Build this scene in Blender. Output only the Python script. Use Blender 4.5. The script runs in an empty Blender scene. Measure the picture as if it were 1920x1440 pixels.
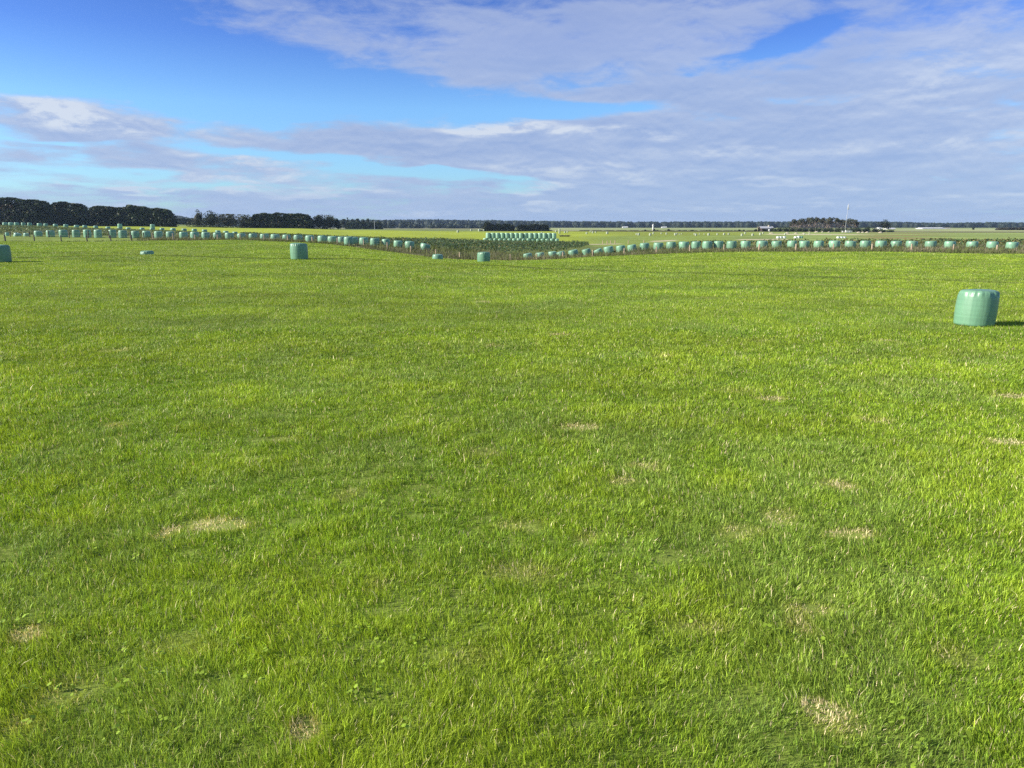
import bpy, math, random
import numpy as np
from mathutils import Vector, Matrix

# ----------------------------------------------------------------------------------------------- basics
scene = bpy.context.scene
COL = scene.collection
rng = np.random.default_rng(7)
random.seed(7)
CAM_H, PITCH, FOC = 3.0, math.radians(12.05), 1386.0
SP, CP = math.sin(PITCH), math.cos(PITCH)
SUN_EL, SUN_AZ_BEHIND = math.radians(27), math.radians(10)


def ratio(py):
    v = (720.0 - py) / FOC
    return (-SP + v * CP) / (CP + SP * v)


def zof(Y, py):
    return CAM_H + ratio(py) * Y


# ----------------------------------------------------------------------------------------------- noise
def _hash(ix, iy, seed):
    h = (ix * 374761393 + iy * 668265263 + seed * 974634777) & 0xFFFFFFFF
    h = ((h ^ (h >> 13)) * 1274126177) & 0xFFFFFFFF
    h = h ^ (h >> 16)
    return (h & 0xFFFFFF) / float(0xFFFFFF)


def vnoise(x, y, seed=0):
    x = np.asarray(x, float); y = np.asarray(y, float)
    ix = np.floor(x).astype(np.int64); iy = np.floor(y).astype(np.int64)
    fx = x - ix; fy = y - iy
    fx = fx * fx * (3 - 2 * fx); fy = fy * fy * (3 - 2 * fy)
    a = _hash(ix, iy, seed); b = _hash(ix + 1, iy, seed)
    c = _hash(ix, iy + 1, seed); d = _hash(ix + 1, iy + 1, seed)
    return (a * (1 - fx) + b * fx) * (1 - fy) + (c * (1 - fx) + d * fx) * fy


def fbm(x, y, seed=0, octaves=3):
    s = 0; amp = 1; tot = 0
    for k in range(octaves):
        s = s + amp * vnoise(x * 2 ** k + 17.3 * k, y * 2 ** k - 9.1 * k, seed + k)
        tot += amp; amp *= .5
    return s / tot


def sstep(a, b, x):
    t = np.clip((x - a) / (b - a), 0, 1)
    return t * t * (3 - 2 * t)


# ----------------------------------------------------------------------------------------------- terrain
# per picture column: ground height at a list of distances ('p' = picture row, 'z' = metres)
TAB = {
    0:    [(55, 'z', .50), (85, 'p', 466), (112, 'p', 454), (117, 'p', 452.5), (130, 'p', 442.5), (215, 'p', 423), (330, 'p', 421.5), (520, 'z', 5)],
    160:  [(55, 'z', .50), (80, 'p', 467), (112, 'p', 454), (117, 'p', 452), (130, 'p', 442), (215, 'p', 428.5), (335, 'p', 424), (520, 'z', 4.2)],
    300:  [(55, 'z', .45), (80, 'p', 466), (109, 'p', 452), (114, 'p', 450), (122, 'p', 445), (205, 'p', 433), (340, 'p', 425), (520, 'p', 419.5)],
    450:  [(55, 'z', .50), (80, 'p', 466), (104, 'p', 451), (108, 'p', 450), (114, 'p', 449), (190, 'p', 440), (380, 'p', 427.5), (520, 'z', 2.6)],
    560:  [(55, 'z', .60), (80, 'p', 467), (100, 'p', 455), (103, 'p', 454), (108, 'p', 452), (185, 'p', 443), (380, 'p', 428), (520, 'z', 2)],
    650:  [(55, 'z', .55), (75, 'p', 474), (93, 'p', 464), (97, 'p', 460), (101, 'p', 457), (180, 'p', 447), (300, 'p', 437), (390, 'p', 430.5)],
    720:  [(55, 'z', .45), (75, 'p', 481), (88, 'p', 472), (93, 'p', 470), (99, 'p', 460), (115, 'p', 457), (180, 'p', 449), (390, 'p', 431.5)],
    780:  [(55, 'z', .35), (75, 'p', 485), (85, 'p', 481.5), (91, 'p', 479), (98, 'p', 467), (110, 'p', 463), (180, 'p', 450), (390, 'p', 432.5)],
    850:  [(55, 'z', .20), (75, 'p', 489), (86, 'p', 487), (91, 'p', 486.5), (97, 'p', 477), (110, 'p', 468), (180, 'p', 452), (390, 'p', 433.5)],
    960:  [(55, 'z', .10), (70, 'p', 491), (86, 'p', 490), (91, 'p', 489.5), (100, 'p', 485), (112, 'p', 476), (130, 'p', 468), (185, 'p', 455), (400, 'p', 434)],
    1040: [(55, 'z', .10), (70, 'p', 490), (87, 'p', 487), (91, 'p', 486), (100, 'p', 482.5), (112, 'p', 474), (130, 'p', 466), (190, 'p', 455), (400, 'p', 434)],
    1120: [(55, 'z', .15), (70, 'p', 489), (87, 'p', 481.5), (91, 'p', 481), (99, 'p', 475), (110, 'p', 467), (150, 'p', 460), (190, 'p', 455), (400, 'p', 434.5)],
    1250: [(55, 'z', .15), (70, 'p', 488), (86, 'p', 476.5), (90, 'p', 476), (97, 'p', 466.5), (105, 'p', 463), (150, 'p', 458), (220, 'p', 449), (400, 'p', 435)],
    1400: [(55, 'z', .15), (68, 'p', 488), (83, 'p', 474), (88, 'p', 473), (96, 'p', 464.5), (104, 'p', 460), (130, 'p', 458), (200, 'p', 447.5), (400, 'p', 435)],
    1600: [(25, 'z', -.05), (55, 'z', .10), (65, 'p', 488), (80, 'p', 473.5), (86, 'p', 472.5), (92, 'p', 464.5), (100, 'p', 460), (130, 'p', 457), (200, 'p', 447), (400, 'p', 436)],
    1800: [(25, 'z', -.10), (52, 'z', .05), (62, 'p', 490), (76, 'p', 477.5), (81, 'p', 475), (88, 'p', 465), (96, 'p', 459.5), (130, 'p', 456), (200, 'p', 448), (400, 'p', 437)],
    1920: [(24, 'z', -.10), (50, 'z', 0), (60, 'p', 492), (74, 'p', 479), (79, 'p', 476.5), (86, 'p', 466), (95, 'p', 460), (130, 'p', 456), (200, 'p', 449), (400, 'p', 437)],
}
LY = np.linspace(math.log(3), math.log(4000), 420)
YY = np.exp(LY)
_pxs = sorted(TAB)
_rows = []
for px in _pxs:
    pts = [(0, 0), (25, 0)] if TAB[px][0][0] > 30 else [(0, 0)]
    for Y, k, v in TAB[px]:
        pts.append((Y, v if k == 'z' else zof(Y, v)))
    last = pts[-1][1]
    pts += [(700, last * .4), (1500, 0), (4000, 0)]
    _rows.append(np.interp(YY, [p[0] for p in pts], [p[1] for p in pts]))
_rows = np.array(_rows)
PU = np.linspace(-200, 2120, 465)
ZT = np.array([np.interp(PU, _pxs, _rows[:, j]) for j in range(len(YY))]).T
_k = np.exp(-np.linspace(-2, 2, 9) ** 2); _k /= _k.sum()
ZT = np.apply_along_axis(lambda a: np.convolve(np.pad(a, 4, mode='edge'), _k, 'valid'), 0, ZT)
_k = np.exp(-np.linspace(-2, 2, 5) ** 2); _k /= _k.sum()
ZT = np.apply_along_axis(lambda a: np.convolve(np.pad(a, 2, mode='edge'), _k, 'valid'), 1, ZT)
UX = FOC * 1.0225


def pxu(X, Y):
    """picture column (on the horizon) of a ground point"""
    return 960 + UX * np.asarray(X, float) / np.maximum(np.asarray(Y, float), .5)


FENCE_Y = ([-200, 0, 300, 450, 560, 700, 900, 1100, 1300, 1600, 1920, 2120], [119, 117, 113, 108, 103, 94, 91, 91, 90, 86, 79, 75])
ROW_Y = ([-200, 0, 300, 500, 600, 700, 900, 1100, 1300, 1600, 1920, 2120], [134, 131, 121, 110, 105, 99, 99, 99, 96, 92, 86, 82])


def fence_y(px): return np.interp(px, *FENCE_Y)
def row_y(px): return np.interp(px, *ROW_Y)


DIPS = []     # (x, y, rx, ry, depth)


def terr(X, Y):
    X = np.asarray(X, float); Y = np.asarray(Y, float)
    p = np.clip((pxu(X, Y) + 200) / 5.0, 0, 463.999)
    q = np.clip((np.log(np.maximum(Y, 3.01)) - LY[0]) / (LY[1] - LY[0]), 0, 418.999)
    i = p.astype(int); j = q.astype(int); fp = p - i; fq = q - j
    z = (ZT[i, j] * (1 - fp) + ZT[i + 1, j] * fp) * (1 - fq) + (ZT[i, j + 1] * (1 - fp) + ZT[i + 1, j + 1] * fp) * fq
    z = z * sstep(8, 25, Y)
    a = 1 - sstep(90, 140, Y)
    z = z + a * (.10 * (fbm(X / 13, Y / 13, 3, 2) - .5) + .05 * (fbm(X / 3.1, Y / 3.1, 5, 2) - .5))
    for (dx, dy, rx, ry, dep) in DIPS:
        z = z - dep * np.exp(-((X - dx) / rx) ** 2 - ((Y - dy) / ry) ** 2)
    return z


def place(px, Y, extra_z=0.0):
    """ground point at distance Y seen in picture column px"""
    v = .2135
    for _ in range(4):
        X = (px - 960) / FOC * Y / (CP + SP * v)
        z = float(terr(X, Y)) + extra_z
        r = (z - CAM_H) / Y
        v = (r * CP + SP) / (CP - r * SP)
    return X, Y, float(terr(X, Y))


def ground_hit(px, py, y0=2.0, y1=130.0):
    """where the picture ray first meets the ground"""
    v = (720.0 - py) / FOC
    dy, dz, dx = CP + SP * v, -SP + v * CP, (px - 960) / FOC
    t = np.geomspace(y0, y1, 700)
    zz = CAM_H + dz / dy * t
    g = terr(dx / dy * t, t)
    k = np.argmax(zz <= g)
    if zz[k] > g[k]:
        k = len(t) - 1
    return dx / dy * t[k], t[k]


for px, Y, rx, ry, dep in ((278, 70.5, 4.5, 4.0, 1.0), (821, 82.5, 3.0, 3.0, .55)):
    X = (px - 960) / FOC * Y / 1.014
    DIPS.append((X, Y, rx, ry, dep))
    if px == 278:
        DIPS.append((X + .5, Y - 8.0, 7.0, 4.0, -.22))
DIPS.append(((100 - 960) / FOC * 66, 66, 12, 4, .16))

# ----------------------------------------------------------------------------------------------- object helpers


def tag(o, label=None, cat=None, group=None, kind=None):
    if label: o['label'] = label
    if cat: o['category'] = cat
    if group: o['group'] = group
    if kind: o['kind'] = kind
    return o


def empty(name, loc=(0, 0, 0), rz=0.0):
    o = bpy.data.objects.new(name, None)
    o.location = loc; o.rotation_euler = (0, 0, rz)
    o.empty_display_size = .3
    COL.objects.link(o)
    return o


def link(name, me, mat=None, parent=None):
    o = bpy.data.objects.new(name, me)
    COL.objects.link(o)
    if mat is not None and not me.materials:
        me.materials.append(mat)
    if parent is not None:
        o.parent = parent
    return o


def np_mesh(name, V, quads=None, tris=None, cols=None, smooth=False):
    me = bpy.data.meshes.new(name)
    V = np.asarray(V, np.float32)
    nq = 0 if quads is None else len(quads)
    nt = 0 if tris is None else len(tris)
    me.vertices.add(len(V)); me.vertices.foreach_set('co', V.ravel())
    loops = []
    if nq: loops.append(np.asarray(quads, np.int32).ravel())
    if nt: loops.append(np.asarray(tris, np.int32).ravel())
    loops = np.concatenate(loops)
    me.loops.add(len(loops)); me.loops.foreach_set('vertex_index', loops)
    me.polygons.add(nq + nt)
    starts = np.concatenate([np.arange(nq) * 4, nq * 4 + np.arange(nt) * 3]).astype(np.int32)
    me.polygons.foreach_set('loop_start', starts)
    if smooth:
        me.polygons.foreach_set('use_smooth', np.ones(nq + nt, bool))
    if cols is not None:
        a = me.color_attributes.new('tone', 'FLOAT_COLOR', 'POINT')
        c = np.ones((len(V), 4), np.float32); c[:, :3] = cols
        a.data.foreach_set('color', c.ravel())
    me.update(calc_edges=True)
    me.validate()
    return me


class MB:
    """collects simple solids into one mesh"""
    def __init__(self):
        self.v = []; self.f = []

    def add(self, vs, fs):
        b = len(self.v)
        self.v += [tuple(p) for p in vs]
        self.f += [tuple(i + b for i in f) for f in fs]

    def box(self, c, s, rz=0.0, bev=0.0):
        cx, cy, cz = c; hx, hy, hz = s[0] / 2, s[1] / 2, s[2] / 2
        vs = []
        for z in (-hz, hz):
            for x, y in ((-hx, -hy), (hx, -hy), (hx, hy), (-hx, hy)):
                vs.append((cx + x * math.cos(rz) - y * math.sin(rz), cy + x * math.sin(rz) + y * math.cos(rz), cz + z))
        self.add(vs, [(0, 3, 2, 1), (4, 5, 6, 7), (0, 1, 5, 4), (1, 2, 6, 5), (2, 3, 7, 6), (3, 0, 4, 7)])

    def tube(self, pts, radii, n=8):
        pts = [Vector(p) for p in pts]
        rings = []
        for i, p in enumerate(pts):
            d = (pts[min(i + 1, len(pts) - 1)] - pts[max(i - 1, 0)]).normalized()
            a = d.cross(Vector((0, 0, 1)))
            if a.length < 1e-3: a = d.cross(Vector((0, 1, 0)))
            a.normalize(); b = d.cross(a)
            rings.append([p + (a * math.cos(t) + b * math.sin(t)) * radii[i] for t in [2 * math.pi * k / n for k in range(n)]])
        vs = [q for r in rings for q in r]
        fs = []
        for i in range(len(rings) - 1):
            for k in range(n):
                fs.append((i * n + k, i * n + (k + 1) % n, (i + 1) * n + (k + 1) % n, (i + 1) * n + k))
        fs.append(tuple(range(n))[::-1]); fs.append(tuple((len(rings) - 1) * n + k for k in range(n)))
        self.add(vs, fs)

    def lathe(self, prof, c=(0, 0, 0), n=16):
        vs = []
        for r, z in prof:
            for k in range(n):
                t = 2 * math.pi * k / n
                vs.append((c[0] + r * math.cos(t), c[1] + r * math.sin(t), c[2] + z))
        fs = []
        for i in range(len(prof) - 1):
            for k in range(n):
                fs.append((i * n + k, i * n + (k + 1) % n, (i + 1) * n + (k + 1) % n, (i + 1) * n + k))
        fs.append(tuple(range(n))[::-1]); fs.append(tuple((len(prof) - 1) * n + k for k in range(n)))
        self.add(vs, fs)

    def build(self, name, mat, parent=None, smooth=False):
        me = bpy.data.meshes.new(name)
        me.from_pydata(self.v, [], self.f)
        if smooth:
            me.polygons.foreach_set('use_smooth', [True] * len(me.polygons))
        me.update()
        return link(name, me, mat, parent)


# ----------------------------------------------------------------------------------------------- materials
def new_mat(name):
    m = bpy.data.materials.new(name); m.use_nodes = True
    nt = m.node_tree
    for n in list(nt.nodes): nt.nodes.remove(n)
    return m, nt


def N(nt, t, **kw):
    n = nt.nodes.new(t)
    for k, v in kw.items():
        if k.startswith('i_'):
            n.inputs[k[2:].replace('_', ' ')].default_value = v
        else:
            setattr(n, k, v)
    return n


def simple_mat(name, col, rough=.7, spec=.3, nscale=3.0, namount=.25, metallic=0.0, bump=0.0):
    m, nt = new_mat(name)
    out = N(nt, 'ShaderNodeOutputMaterial'); b = N(nt, 'ShaderNodeBsdfPrincipled')
    b.inputs['Roughness'].default_value = rough; b.inputs['Specular IOR Level'].default_value = spec
    b.inputs['Metallic'].default_value = metallic
    tc = N(nt, 'ShaderNodeTexCoord'); no = N(nt, 'ShaderNodeTexNoise'); no.inputs['Scale'].default_value = nscale
    no.inputs['Detail'].default_value = 5
    nt.links.new(tc.outputs['Object'], no.inputs['Vector'])
    mx = N(nt, 'ShaderNodeMix', data_type='RGBA')
    mx.inputs['A'].default_value = tuple(c * (1 - namount) for c in col) + (1,)
    mx.inputs['B'].default_value = tuple(min(1, c * (1 + namount)) for c in col) + (1,)
    nt.links.new(no.outputs['Fac'], mx.inputs['Factor'])
    nt.links.new(mx.outputs['Result'], b.inputs['Base Color'])
    if bump:
        bp = N(nt, 'ShaderNodeBump'); bp.inputs['Strength'].default_value = bump; bp.inputs['Distance'].default_value = .05
        nt.links.new(no.outputs['Fac'], bp.inputs['Height']); nt.links.new(bp.outputs['Normal'], b.inputs['Normal'])
    nt.links.new(b.outputs[0], out.inputs[0])
    return m


def leaf_mat(name, trans=.35, rough=.45, spec=.3, gain=1.0, tint=(1.15, 1.1, .6)):
    """two sided leaf: reflects its own tone and lets some light through"""
    m, nt = new_mat(name)
    out = N(nt, 'ShaderNodeOutputMaterial'); b = N(nt, 'ShaderNodeBsdfPrincipled'); t = N(nt, 'ShaderNodeBsdfTranslucent')
    ca = N(nt, 'ShaderNodeVertexColor', layer_name='tone')
    b.inputs['Roughness'].default_value = rough; b.inputs['Specular IOR Level'].default_value = spec
    mu = N(nt, 'ShaderNodeMix', data_type='RGBA', blend_type='MULTIPLY'); mu.inputs['Factor'].default_value = 1
    mu.inputs['B'].default_value = (*[c * gain for c in tint], 1)
    nt.links.new(ca.outputs['Color'], mu.inputs['A'])
    nt.links.new(ca.outputs['Color'], b.inputs['Base Color']); nt.links.new(mu.outputs['Result'], t.inputs['Color'])
    ms = N(nt, 'ShaderNodeMixShader'); ms.inputs[0].default_value = trans
    nt.links.new(b.outputs[0], ms.inputs[1]); nt.links.new(t.outputs[0], ms.inputs[2])
    nt.links.new(ms.outputs[0], out.inputs[0])
    return m


M_grass = leaf_mat('grass_blades', .30, .45, .22)
M_crop = leaf_mat('crop_leaves', .2, .42, .4)
M_rough = leaf_mat('long_dead_grass', .25, .7, .15)
M_tree = leaf_mat('tree_foliage', .15, .6, .2)


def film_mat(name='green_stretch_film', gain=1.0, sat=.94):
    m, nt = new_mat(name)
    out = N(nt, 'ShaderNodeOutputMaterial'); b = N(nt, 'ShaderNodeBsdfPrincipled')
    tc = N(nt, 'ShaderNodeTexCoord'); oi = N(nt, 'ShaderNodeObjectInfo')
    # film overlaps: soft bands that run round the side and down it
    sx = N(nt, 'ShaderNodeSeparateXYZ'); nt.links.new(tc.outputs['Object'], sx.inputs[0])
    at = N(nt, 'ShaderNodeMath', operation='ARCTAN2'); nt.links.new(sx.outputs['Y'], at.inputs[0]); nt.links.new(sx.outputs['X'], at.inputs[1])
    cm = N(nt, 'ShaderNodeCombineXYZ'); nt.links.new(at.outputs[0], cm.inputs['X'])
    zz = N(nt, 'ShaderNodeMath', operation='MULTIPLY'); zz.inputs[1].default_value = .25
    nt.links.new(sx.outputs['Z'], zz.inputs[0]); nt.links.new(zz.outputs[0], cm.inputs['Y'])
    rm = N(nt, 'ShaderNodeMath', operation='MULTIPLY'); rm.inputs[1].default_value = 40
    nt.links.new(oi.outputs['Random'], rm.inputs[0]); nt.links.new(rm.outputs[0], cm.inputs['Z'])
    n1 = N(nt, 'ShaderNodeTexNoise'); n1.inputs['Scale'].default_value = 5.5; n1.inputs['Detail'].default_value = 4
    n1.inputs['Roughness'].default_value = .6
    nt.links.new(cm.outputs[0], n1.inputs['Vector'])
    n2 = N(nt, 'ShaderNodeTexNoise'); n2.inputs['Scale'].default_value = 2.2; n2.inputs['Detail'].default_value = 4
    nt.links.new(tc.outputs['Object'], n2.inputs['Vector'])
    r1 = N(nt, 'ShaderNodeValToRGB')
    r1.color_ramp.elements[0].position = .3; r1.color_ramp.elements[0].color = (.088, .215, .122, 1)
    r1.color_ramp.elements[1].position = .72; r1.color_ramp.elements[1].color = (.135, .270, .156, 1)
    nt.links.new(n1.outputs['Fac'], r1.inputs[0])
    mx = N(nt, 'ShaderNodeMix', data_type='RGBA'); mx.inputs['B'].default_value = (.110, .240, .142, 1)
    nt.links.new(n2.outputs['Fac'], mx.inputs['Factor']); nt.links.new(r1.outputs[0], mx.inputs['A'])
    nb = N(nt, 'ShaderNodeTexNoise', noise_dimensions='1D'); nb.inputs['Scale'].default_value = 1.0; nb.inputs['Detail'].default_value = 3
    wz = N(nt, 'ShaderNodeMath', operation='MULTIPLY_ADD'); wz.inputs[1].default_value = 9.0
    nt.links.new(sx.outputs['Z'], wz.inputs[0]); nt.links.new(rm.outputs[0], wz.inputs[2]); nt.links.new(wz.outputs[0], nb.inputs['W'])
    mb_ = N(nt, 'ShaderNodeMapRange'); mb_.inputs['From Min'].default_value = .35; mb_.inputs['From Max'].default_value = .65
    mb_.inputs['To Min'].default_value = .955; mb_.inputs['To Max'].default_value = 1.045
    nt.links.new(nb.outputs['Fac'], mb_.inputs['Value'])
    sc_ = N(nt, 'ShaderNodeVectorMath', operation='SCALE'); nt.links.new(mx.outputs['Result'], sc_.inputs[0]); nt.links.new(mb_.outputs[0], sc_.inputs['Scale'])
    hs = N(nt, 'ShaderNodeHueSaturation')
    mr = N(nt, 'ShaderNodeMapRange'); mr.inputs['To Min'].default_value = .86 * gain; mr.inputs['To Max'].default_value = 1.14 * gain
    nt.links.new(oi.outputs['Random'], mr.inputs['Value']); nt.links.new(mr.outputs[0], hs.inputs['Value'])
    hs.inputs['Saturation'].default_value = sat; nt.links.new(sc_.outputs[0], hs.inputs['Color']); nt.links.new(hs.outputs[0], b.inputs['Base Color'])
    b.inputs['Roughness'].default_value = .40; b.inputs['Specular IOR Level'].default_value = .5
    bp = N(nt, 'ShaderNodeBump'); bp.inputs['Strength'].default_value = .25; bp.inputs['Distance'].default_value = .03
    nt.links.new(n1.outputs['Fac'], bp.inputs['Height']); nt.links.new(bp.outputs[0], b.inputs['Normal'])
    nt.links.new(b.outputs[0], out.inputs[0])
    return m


M_film = film_mat()
M_film_stack_lit = film_mat('sunlit_stack_stretch_film', 1.75, .72)  # stack copy of the film, its sun-facing paleness put into the colour
M_white_film = simple_mat('white_stretch_film', (.60, .62, .58), .35, .5, 3, .08)
M_pale_bale = simple_mat('pale_straw_bale', (.33, .36, .26), .8, .2, 6, .2)
M_wood_pale = simple_mat('weathered_wood', (.40, .31, .21), .85, .2, 9, .3, bump=.4)
M_wood_dark = simple_mat('dark_weathered_wood', (.10, .085, .065), .85, .2, 9, .3, bump=.4)
M_wire = simple_mat('galvanised_wire', (.32, .32, .32), .5, .5, 3, .1, metallic=.6)
M_bark = simple_mat('grey_brown_bark', (.30, .25, .20), .9, .15, 4, .35)
M_bark_dark = simple_mat('dark_bark', (.075, .06, .05), .9, .15, 4, .35)
M_mast = simple_mat('grey_white_painted_steel', (.34, .35, .37), .4, .5, 2, .08)
M_white = simple_mat('white_painted_metal', (.60, .60, .58), .5, .4, 2, .06)
M_head = simple_mat('pale_antenna_shroud', (.40, .41, .44), .5, .4, 2, .06)
M_roof = simple_mat('grey_iron_roof', (.34, .35, .36), .5, .4, 4, .12)
M_wall = simple_mat('dark_stained_wall', (.08, .06, .05), .8, .2, 3, .25)
M_cream = simple_mat('cream_painted_wall', (.66, .60, .45), .7, .3, 3, .1)
M_gravel = simple_mat('pale_gravel', (.40, .35, .26), .95, .1, 2.5, .25, bump=.5)
M_glass = simple_mat('dark_window_glass', (.03, .035, .04), .1, .6, 2, .1)

# ----------------------------------------------------------------------------------------------- ground


def crop_region(X, Y):
    """1 where the leafy crop grows"""
    px = pxu(X, Y)
    w = 6 * (fbm(X / 9, Y / 9, 21, 2) - .5)
    near = np.interp(px, [-200, 0, 300, 500, 700, 800, 870, 960, 1040, 1090, 1110], [139, 136, 125, 114, 103, 104, 106, 110, 113, 118, 150])
    far = np.interp(px, [-200, 0, 160, 300, 440, 520, 640, 870, 1000, 1085, 1110], [212, 210, 209, 200, 183, 160, 148, 178, 183, 172, 150])
    left = (Y > near + w * .4) & (Y < far + w * .4) & (px < 1105)
    nr = row_y(px) + 2.5; fr = nr + np.interp(px, [1240, 1330, 1600, 1920, 2120], [0, 9, 15, 17, 18])
    right = (px > 1240) & (Y > nr) & (Y < fr + w * .5)
    return left | right


def lerp3(a, b, t):
    return np.asarray(a)[None, :] * (1 - t[:, None]) + (np.asarray(b)[None, :] if np.ndim(b) == 1 else b) * t[:, None]


def blend(c, col, t):
    return c * (1 - t[:, None]) + np.asarray(col, float)[None, :] * t[:, None]


def ground_color(X, Y):
    px = pxu(X, Y)
    n = fbm(X / 30, Y / 60, 31, 3); n2 = fbm(X / 7, Y / 9, 33, 3)
    c = np.tile(np.array([.17, .22, .04]), (len(X), 1))
    fy = fence_y(px) - 2.0; ry = row_y(px)
    jit = 1.2 * (n2 - .5)
    verge = sstep(-.6, .6, Y - fy + jit)
    tanv = sstep(225, 280, px)
    c = blend(c, (.19, .25, .045), verge * (1 - tanv))
    c = blend(c, (.14, .135, .06), verge * tanv)
    beyond = sstep(ry + 2, ry + 7, Y)
    c = blend(c, (.13, .16, .045), beyond)
    # bright paddock
    ye = np.interp(px, [-200, 150, 300, 440, 640, 870, 1050, 1110], [240, 225, 212, 190, 150, 180, 180, 160])
    yellow = sstep(ye - 4, ye + 4, Y) * (1 - sstep(1040, 1240, px) * (1 - sstep(230, 300, Y) * .6))
    c = blend(c, (.29, .345, .035), yellow * sstep(60, 170, px))
    green = sstep(1060, 1160, px) * (1 - sstep(1300, 1480, px)) * sstep(128, 140, Y) * (1 - sstep(250, 300, Y))
    c = blend(c, (.21, .27, .055), green)
    olive = sstep(1340, 1520, px + 60 * (n - .5)) * sstep(118, 128, Y)
    oc = blend(np.tile(np.array([.19, .245, .065]), (len(X), 1)), (.265, .33, .09), sstep(.42, .62, fbm(X / 60, Y / 16, 41, 3)))
    oc = blend(oc, (.22, .145, .07), sstep(.5, .62, fbm(X / 50 + 3, Y / 30, 43, 2)) * .7 * sstep(1580, 1660, px) * (1 - sstep(1720, 1800, px)))
    c = c * (1 - olive[:, None]) + oc * olive[:, None]
    ylim = np.interp(px, [600, 640, 750, 870, 960, 1050, 2100], [372, 378, 380, 385, 395, 420, 430])
    far = sstep(-8, 8, Y - ylim)
    c = blend(c, (.17, .21, .06), far * (1 - sstep(950, 1060, px)))
    c = blend(c, (.13, .11, .06), far * sstep(950, 1060, px))
    far2 = sstep(470, 520, Y + 40 * (n - .5))
    fc = blend(np.tile(np.array([.34, .36, .16]), (len(X), 1)), (.23, .28, .10), sstep(.4, .6, fbm(X / 220, Y / 90, 51, 3)))
    t = far2 * sstep(900, 1040, px)
    c = c * (1 - t[:, None]) + fc * t[:, None]
    t = sstep(560, 700, Y) * (1 - sstep(900, 1040, px))
    c = blend(c, (.20, .20, .10), t)
    # pale earth tracks
    for (x0, x1, yy, ww) in ((1105, 1165, 163, 5), (1222, 1268, 188, 9), (1385, 1480, 186, 6), (1440, 1620, 300, 14)):
        tr = np.exp(-((Y - yy - (px - x0) * (.25 if x0 == 1222 else .0)) / ww) ** 2) * sstep(x0 - 8, x0 + 8, px) * (1 - sstep(x1 - 8, x1 + 8, px))
        c = blend(c, (.56, .47, .33), tr * .9)
    c *= (1 + .35 * (n2 - .5) + .3 * (n - .5))[:, None]
    return np.clip(c, .005, .9)


def ground():
    xs = np.concatenate([np.arange(-110, 110.01, 1.1)])
    g = np.geomspace(111.5, 3600, 60)
    xs = np.concatenate([-g[::-1], xs, g])
    ys = np.concatenate([np.linspace(-400, -20, 8), np.arange(-15, 140, .8), np.geomspace(140.5, 3600, 190)])
    X, Y = np.meshgrid(xs, ys)
    X = X.ravel(); Y = Y.ravel()
    Z = terr(X, Y)
    nx, ny = len(xs), len(ys)
    idx = np.arange(nx * ny).reshape(ny, nx)
    q = np.stack([idx[:-1, :-1], idx[:-1, 1:], idx[1:, 1:], idx[1:, :-1]], -1).reshape(-1, 4)
    me = np_mesh('ground', np.stack([X, Y, Z], 1), quads=q, cols=ground_color(X, Y), smooth=True)
    m, nt = new_mat('paddock_soil_and_sward')
    out = N(nt, 'ShaderNodeOutputMaterial'); b = N(nt, 'ShaderNodeBsdfPrincipled')
    b.inputs['Roughness'].default_value = .95; b.inputs['Specular IOR Level'].default_value = .08
    ca = N(nt, 'ShaderNodeVertexColor', layer_name='tone')
    ge = N(nt, 'ShaderNodeNewGeometry')
    n1 = N(nt, 'ShaderNodeTexNoise'); n1.inputs['Scale'].default_value = .9; n1.inputs['Detail'].default_value = 7; n1.inputs['Roughness'].default_value = .7
    nt.links.new(ge.outputs['Position'], n1.inputs['Vector'])
    mr = N(nt, 'ShaderNodeMapRange'); mr.inputs['From Min'].default_value = .25; mr.inputs['From Max'].default_value = .75
    mr.inputs['To Min'].default_value = .6; mr.inputs['To Max'].default_value = 1.4
    nt.links.new(n1.outputs['Fac'], mr.inputs['Value'])
    mu = N(nt, 'ShaderNodeVectorMath', operation='SCALE')
    nt.links.new(ca.outputs['Color'], mu.inputs[0]); nt.links.new(mr.outputs[0], mu.inputs['Scale'])
    nt.links.new(mu.outputs[0], b.inputs['Base Color'])
    bp = N(nt, 'ShaderNodeBump'); bp.inputs['Strength'].default_value = .6; bp.inputs['Distance'].default_value = .12
    nt.links.new(n1.outputs['Fac'], bp.inputs['Height']); nt.links.new(bp.outputs[0], b.inputs['Normal'])
    nt.links.new(b.outputs[0], out.inputs[0])
    o = link('ground', me, m)
    return tag(o, 'green paddock ground running out to flat far fields', 'ground', kind='structure')


ground()

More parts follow.
